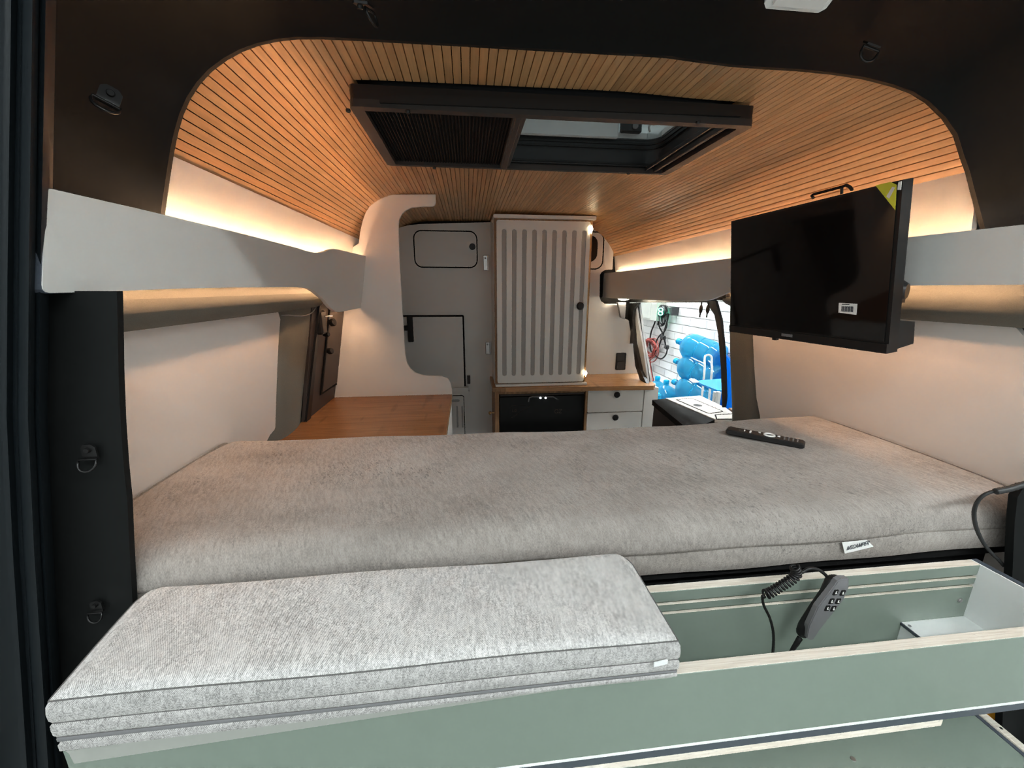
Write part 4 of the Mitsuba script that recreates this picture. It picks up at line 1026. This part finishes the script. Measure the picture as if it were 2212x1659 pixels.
for (px, py, lab) in ((1514, 668, 'black hanging clip under the right board, the left one'), (1529, 668, 'black hanging clip under the right board, next to the padded pillar')):
    c = on_x(px, py, 1.06)
    k = thing('hanging_clip', lab, 'clip')
    part(k, 'body', trimesh.Trimesh(*(lambda s_: (s_.vertices * [0.006, 0.011, 0.020] + c, s_.faces))(trimesh.creation.icosphere(2))), BLACK, True)
    part(k, 'tail', tube([c + [0, 0, 0.03], c, c + [0, 0.002, -0.036]], 0.003, 6), BLACK)
single('cable_ties', 'small dark clips at the lower edge of the right board by the pillar', 'clip', cat(*[cbox(on_x(px, py, 0.93) - [0, .012, .006], on_x(px, py, 0.93) + [.012, .012, .006], .002) for px, py in ((1551, 645), (1566, 638), (1558, 641))]), BLACK)
# ================================================================== THINGS IN THE GARAGE, seen through the side door
def gx(px, py, x): return on_x(px, py, x)
k = thing('meter_box', 'pale grey wall box on the block wall, upper left of the door opening', 'box')
a, b = gx(1378, 640, WX - 0.10), gx(1420, 694, WX - 0.10)
part(k, 'box', cbox((WX - 0.12, b[1], b[2]), (WX - 0.005, a[1] + 0.4, a[2] + 0.25), 0.005), BOXGREY)
ln = gx(1408, 690, WX - 0.10)
part(k, 'door', cbox((WX - 0.126, ln[1], b[2] + 0.02), (WX - 0.119, a[1] + 0.35, a[2] + 0.2), 0.003), BOXGREY)
k = thing('charger', 'black cable charger on the block wall with a green lit display', 'charger')
xw = WX - 0.06
c = gx(1430, 673, xw)
part(k, 'body', trimesh.Trimesh(*(lambda s_: (s_.vertices * [0.05, 0.10, 0.085] + c, s_.faces))(trimesh.creation.icosphere(3))), BLACK, True)
c2 = gx(1427, 673, xw - 0.056)
for sgn in (-1, 1):
    ringp = [c2 + np.array([0, 0.055 * math.cos(t), 0.022 * math.sin(t) + sgn * 0.022]) for t in np.linspace(0, 2 * np.pi, 15)[:-1]]
    part(k, 'display', tube(ringp, 0.007, 6, closed=True), PAPER, True, emitter=glow(1.6, (.05, 1.0, .55)))
part(k, 'grip', tube([gx(1427, 684, xw - .03), gx(1428, 697, xw - .05), gx(1431, 700, xw - .05)], 0.02, 8), BLACK, True)
k = thing('wall_holder', 'black cable holder on the block wall right of the charger', 'holder')
c = gx(1453, 672, WX - 0.05)
part(k, 'cup', hull([c + np.array([x_, y_, z_]) for x_, y_, z_ in ((-.04, -.06, .05), (.05, -.06, .05), (-.04, .05, .04), (.05, .05, .04), (-.04, -.05, -.05), (.05, -.05, -.05), (-.03, .04, -.03), (.05, .04, -.03))]), PLASTIC)
part(k, 'arm', tube([c + [0, .04, -.01], c + [0, .13, -.03]], 0.015, 6), BLACK)
k = thing('charging_cable', 'black cable hanging in long loops on the white block wall', 'cable')
def wall_tube(pts, r, m, nm, dx=0.03):
    part(k, nm, tube(spline([gx(px, py, WX - dx) for px, py in pts], 8), r, 7), m, True)
wall_tube([(1428, 640), (1425, 660), (1415, 695), (1406, 720), (1404, 745), (1408, 760), (1420, 755), (1428, 735), (1436, 712), (1443, 685), (1443, 668), (1438, 661), (1428, 664), (1422, 685), (1424, 705), (1432, 722), (1437, 742), (1436, 752)], 0.010, BLACK, 'loop', 0.04)
wall_tube([(1420, 700), (1426, 704), (1434, 701), (1438, 690), (1441, 700), (1436, 715), (1424, 726), (1416, 742), (1412, 757), (1418, 770), (1428, 775), (1437, 768), (1441, 757), (1440, 745)], 0.009, BLACK, 'loop', 0.06)
part(k, 'plug', cbox(gx(1432, 729, WX - .07) - [.02, .05, .025], gx(1432, 729, WX - .07) + [.02, .05, .025], .01), BLACK)
part(k, 'plug', cbox(gx(1440.5, 750, WX - .07) - [.02, .03, .025], gx(1440.5, 750, WX - .07) + [.02, .03, .025], .01), BLACK)
wall_tube([(1393, 782), (1390, 792), (1388, 800), (1394, 806), (1402, 802), (1405, 790), (1407, 800), (1411, 820), (1414, 832)], 0.009, PLASTIC, 'tail')
k = thing('hose_coil', 'tangled red hose coil hanging on the block wall', 'hose')
rs = np.random.RandomState(3)
for i in range(12):
    cy_, cz_ = gx(1402 + rs.uniform(-3, 3), 753 + rs.uniform(-4, 4), WX - 0.04 - 0.006 * i)[1:]
    ry, rz = 0.12 + 0.10 * rs.rand(), 0.08 + 0.09 * rs.rand(); ph = rs.rand() * 6
    pts = [(WX - 0.03 - 0.006 * i + 0.012 * math.sin(3 * t + ph), cy_ + ry * math.cos(t + ph) * (1 + .12 * math.sin(2 * t + i)), cz_ + rz * math.sin(t + ph) * (1 + .12 * math.cos(3 * t + i))) for t in np.linspace(0, 2 * np.pi, 26)[:-1]]
    part(k, 'turn', tube(np.array(pts), 0.0065, 6, closed=True), RED, True)
part(k, 'tail', tube(spline([gx(*p, WX - .05) for p in ((1404, 772), (1405, 790), (1407, 806), (1412, 830))], 6), 0.009, 6), RED, True)

def bottle(neck, foot, label, group=None, cap=True):
    """A big water bottle between its cap and its foot."""
    k = thing('water_bottle', label, 'bottle', group)
    neck, foot = np.asarray(neck, float), np.asarray(foot, float)
    ax = neck - foot; L = np.linalg.norm(ax); s_ = L / 0.49
    pr = [(0, 0.0), (.11, 0.0), (.130, .012), (.135, .03), (.135, .085), (.132, .092), (.130, .10), (.132, .108), (.135, .115), (.135, .20), (.132, .208), (.130, .217), (.132, .226), (.135, .235), (.135, .315), (.128, .345), (.10, .385), (.06, .415), (.034, .428), (.028, .436), (.028, .455)]
    pr = [(a * s_, b * s_) for a, b in pr]
    part(k, 'body', lathe(pr, foot, ax, 28), BOTTLE, 50)
    cp = [(0, .49), (.026, .49), (.031, .482), (.031, .448), (.0, .448)]
    part(k, 'cap', lathe([(a * s_, b * s_) for a, b in cp[::-1]], foot, ax, 20), CAPBLUE, 40)
    e1 = np.cross(ax / L, [.3, .1, .9]); e1 /= np.linalg.norm(e1); e2 = np.cross(ax / L, e1)
    for h in (.10, .217):
        part(k, 'rib', tube([foot + ax / L * h * s_ + .130 * s_ * (math.cos(t) * e1 + math.sin(t) * e2) for t in np.linspace(0, 2 * np.pi, 25)[:-1]], 0.004, 5, closed=True), CAPBLUE, True)
def at_d(px, py, d):
    return AX @ np.array([(px - W / 2) / F, (py - H / 2) / F, 1.0]) * d
lie = AX @ np.array([-0.345, -0.12, 0.0]) + np.array([0.13, 0.30, 0.0]); lie *= 0.49 / np.linalg.norm(lie)
for (c_, d0, lab) in (((1508, 755), 3.95, 'clear blue water bottle lying on the top tier of the white rack'),
                      ((1502, 799), 3.95, 'clear blue water bottle lying on the middle tier of the white rack'),
                      ((1498, 846), 3.95, 'clear blue water bottle lying on the bottom tier of the white rack')):
    m_ = at_d(*c_, d0)
    bottle(m_ + lie / 2, m_ - lie / 2, lab)
for (px, p0, d0, lab) in ((1421, 813, 4.75, 'blue water bottle standing on a low crate by the block wall, farther from the rack'), (1440, 821, 4.35, 'blue water bottle standing on a low crate by the block wall, nearest the rack')):
    a = at_d(px, p0, d0); b = a - np.array([0, 0, 0.49])
    bottle(b + [0, 0, .49], b, lab)
    single('crate', 'grey crate under the standing bottle ' + ('farther from' if px < 1430 else 'nearest') + ' the white rack', 'crate', cbox((b[0] - .15, b[1] - .15, GROUND), (b[0] + .15, b[1] + .15, b[2]), .01), GREYPLAST)
c = at_d(1412, 858, 3.4)
k = thing('water_jug', 'bright blue bottle top low at the left of the door opening', 'bottle')
part(k, 'body', lathe([(0, GROUND - c[2]), (.11, GROUND - c[2]), (.12, GROUND - c[2] + .05), (.12, -.1), (.10, -.06), (.05, -.04), (.05, 0), (0, 0)], c, (0, 0, 1), 24), BOTTLE, 45)
part(k, 'cap', lathe([(0, -.005), (.062, -.005), (.062, .03), (.05, .04), (0, .04)], c + [0, 0, .0], (0, 0, 1), 20), CAPBLUE, 40)
k = thing('bottle_rack', 'white wire rack holding the lying water bottles', 'rack')
def rk(pts, r=0.010): part(k, 'rod', tube(spline([at_d(px, py, d) if py else np.array([*at_d(px, 860, d)[:2], GROUND]) for px, py, d in pts], 6), r, 7), WIRE, True)
rk([(1471, 0, 4.16), (1471, 850, 4.16), (1474, 760, 4.16), (1475, 738, 4.17), (1480, 726, 4.18), (1492, 720, 4.20), (1502, 724, 4.22), (1508, 732, 4.24), (1506, 850, 4.24)])
rk([(1517, 0, 3.60), (1519, 830, 3.60), (1522, 775, 3.60), (1526, 768, 3.60), (1532, 767, 3.60), (1537, 772, 3.60), (1537, 785, 3.60), (1535, 830, 3.60), (1534, 0, 3.60)])
for a_, b_ in (((1474, 762), (1523, 786)), ((1471, 806), (1519, 830)), ((1469, 851), (1517, 874))):
    rk([(*a_, 4.10), ((a_[0] + b_[0]) / 2, (a_[1] + b_[1]) / 2 + 1, 3.85), (*b_, 3.62)], 0.007)
    rk([(a_[0] + 32, a_[1] - 2, 4.22), (b_[0] + 15, b_[1] - 1, 3.63)], 0.007)
k = thing('blue_sheet', 'deep blue upright sheet behind the bottle rack', 'sheet')
bp = [gx(*p, 2.42)[1:] for p in ((1536, 752), (1550, 756), (1570, 775), (1580, 800), (1580, 900), (1530, 880), (1530, 790))]
part(k, 'sheet', extr(Polygon([tuple(q) for q in bp]), 'x', 2.44, 2.46), BLUE)
k = thing('blue_stand', 'bright blue shelf plate on pale legs in front of the rack', 'stand')
sp = [on_z(*p, on_x(1540, 835, 1.75)[2]) for p in ((1505, 822), (1566, 817), (1566, 843), (1550, 843), (1515, 829))]
part(k, 'plate', extr(Polygon([(p[0], p[1]) for p in sp]), 'z', sp[0][2] - 0.012, sp[0][2]), BLUESHELF)
part(k, 'paper', extr(Polygon([tuple(on_z(*p, sp[0][2] + .001)[:2]) for p in ((1488, 819), (1500, 817.5), (1511, 825), (1497, 826))]), 'z', sp[0][2] - .004, sp[0][2] + 0.001), PAPER)
for px in (1546, 1553):
    q = on_x(px, 846, 1.70)
    part(k, 'leg', cbox(q + [-.012, -.012, GROUND - q[2]], q + [.012, .012, 0.0], .002), WIRE)
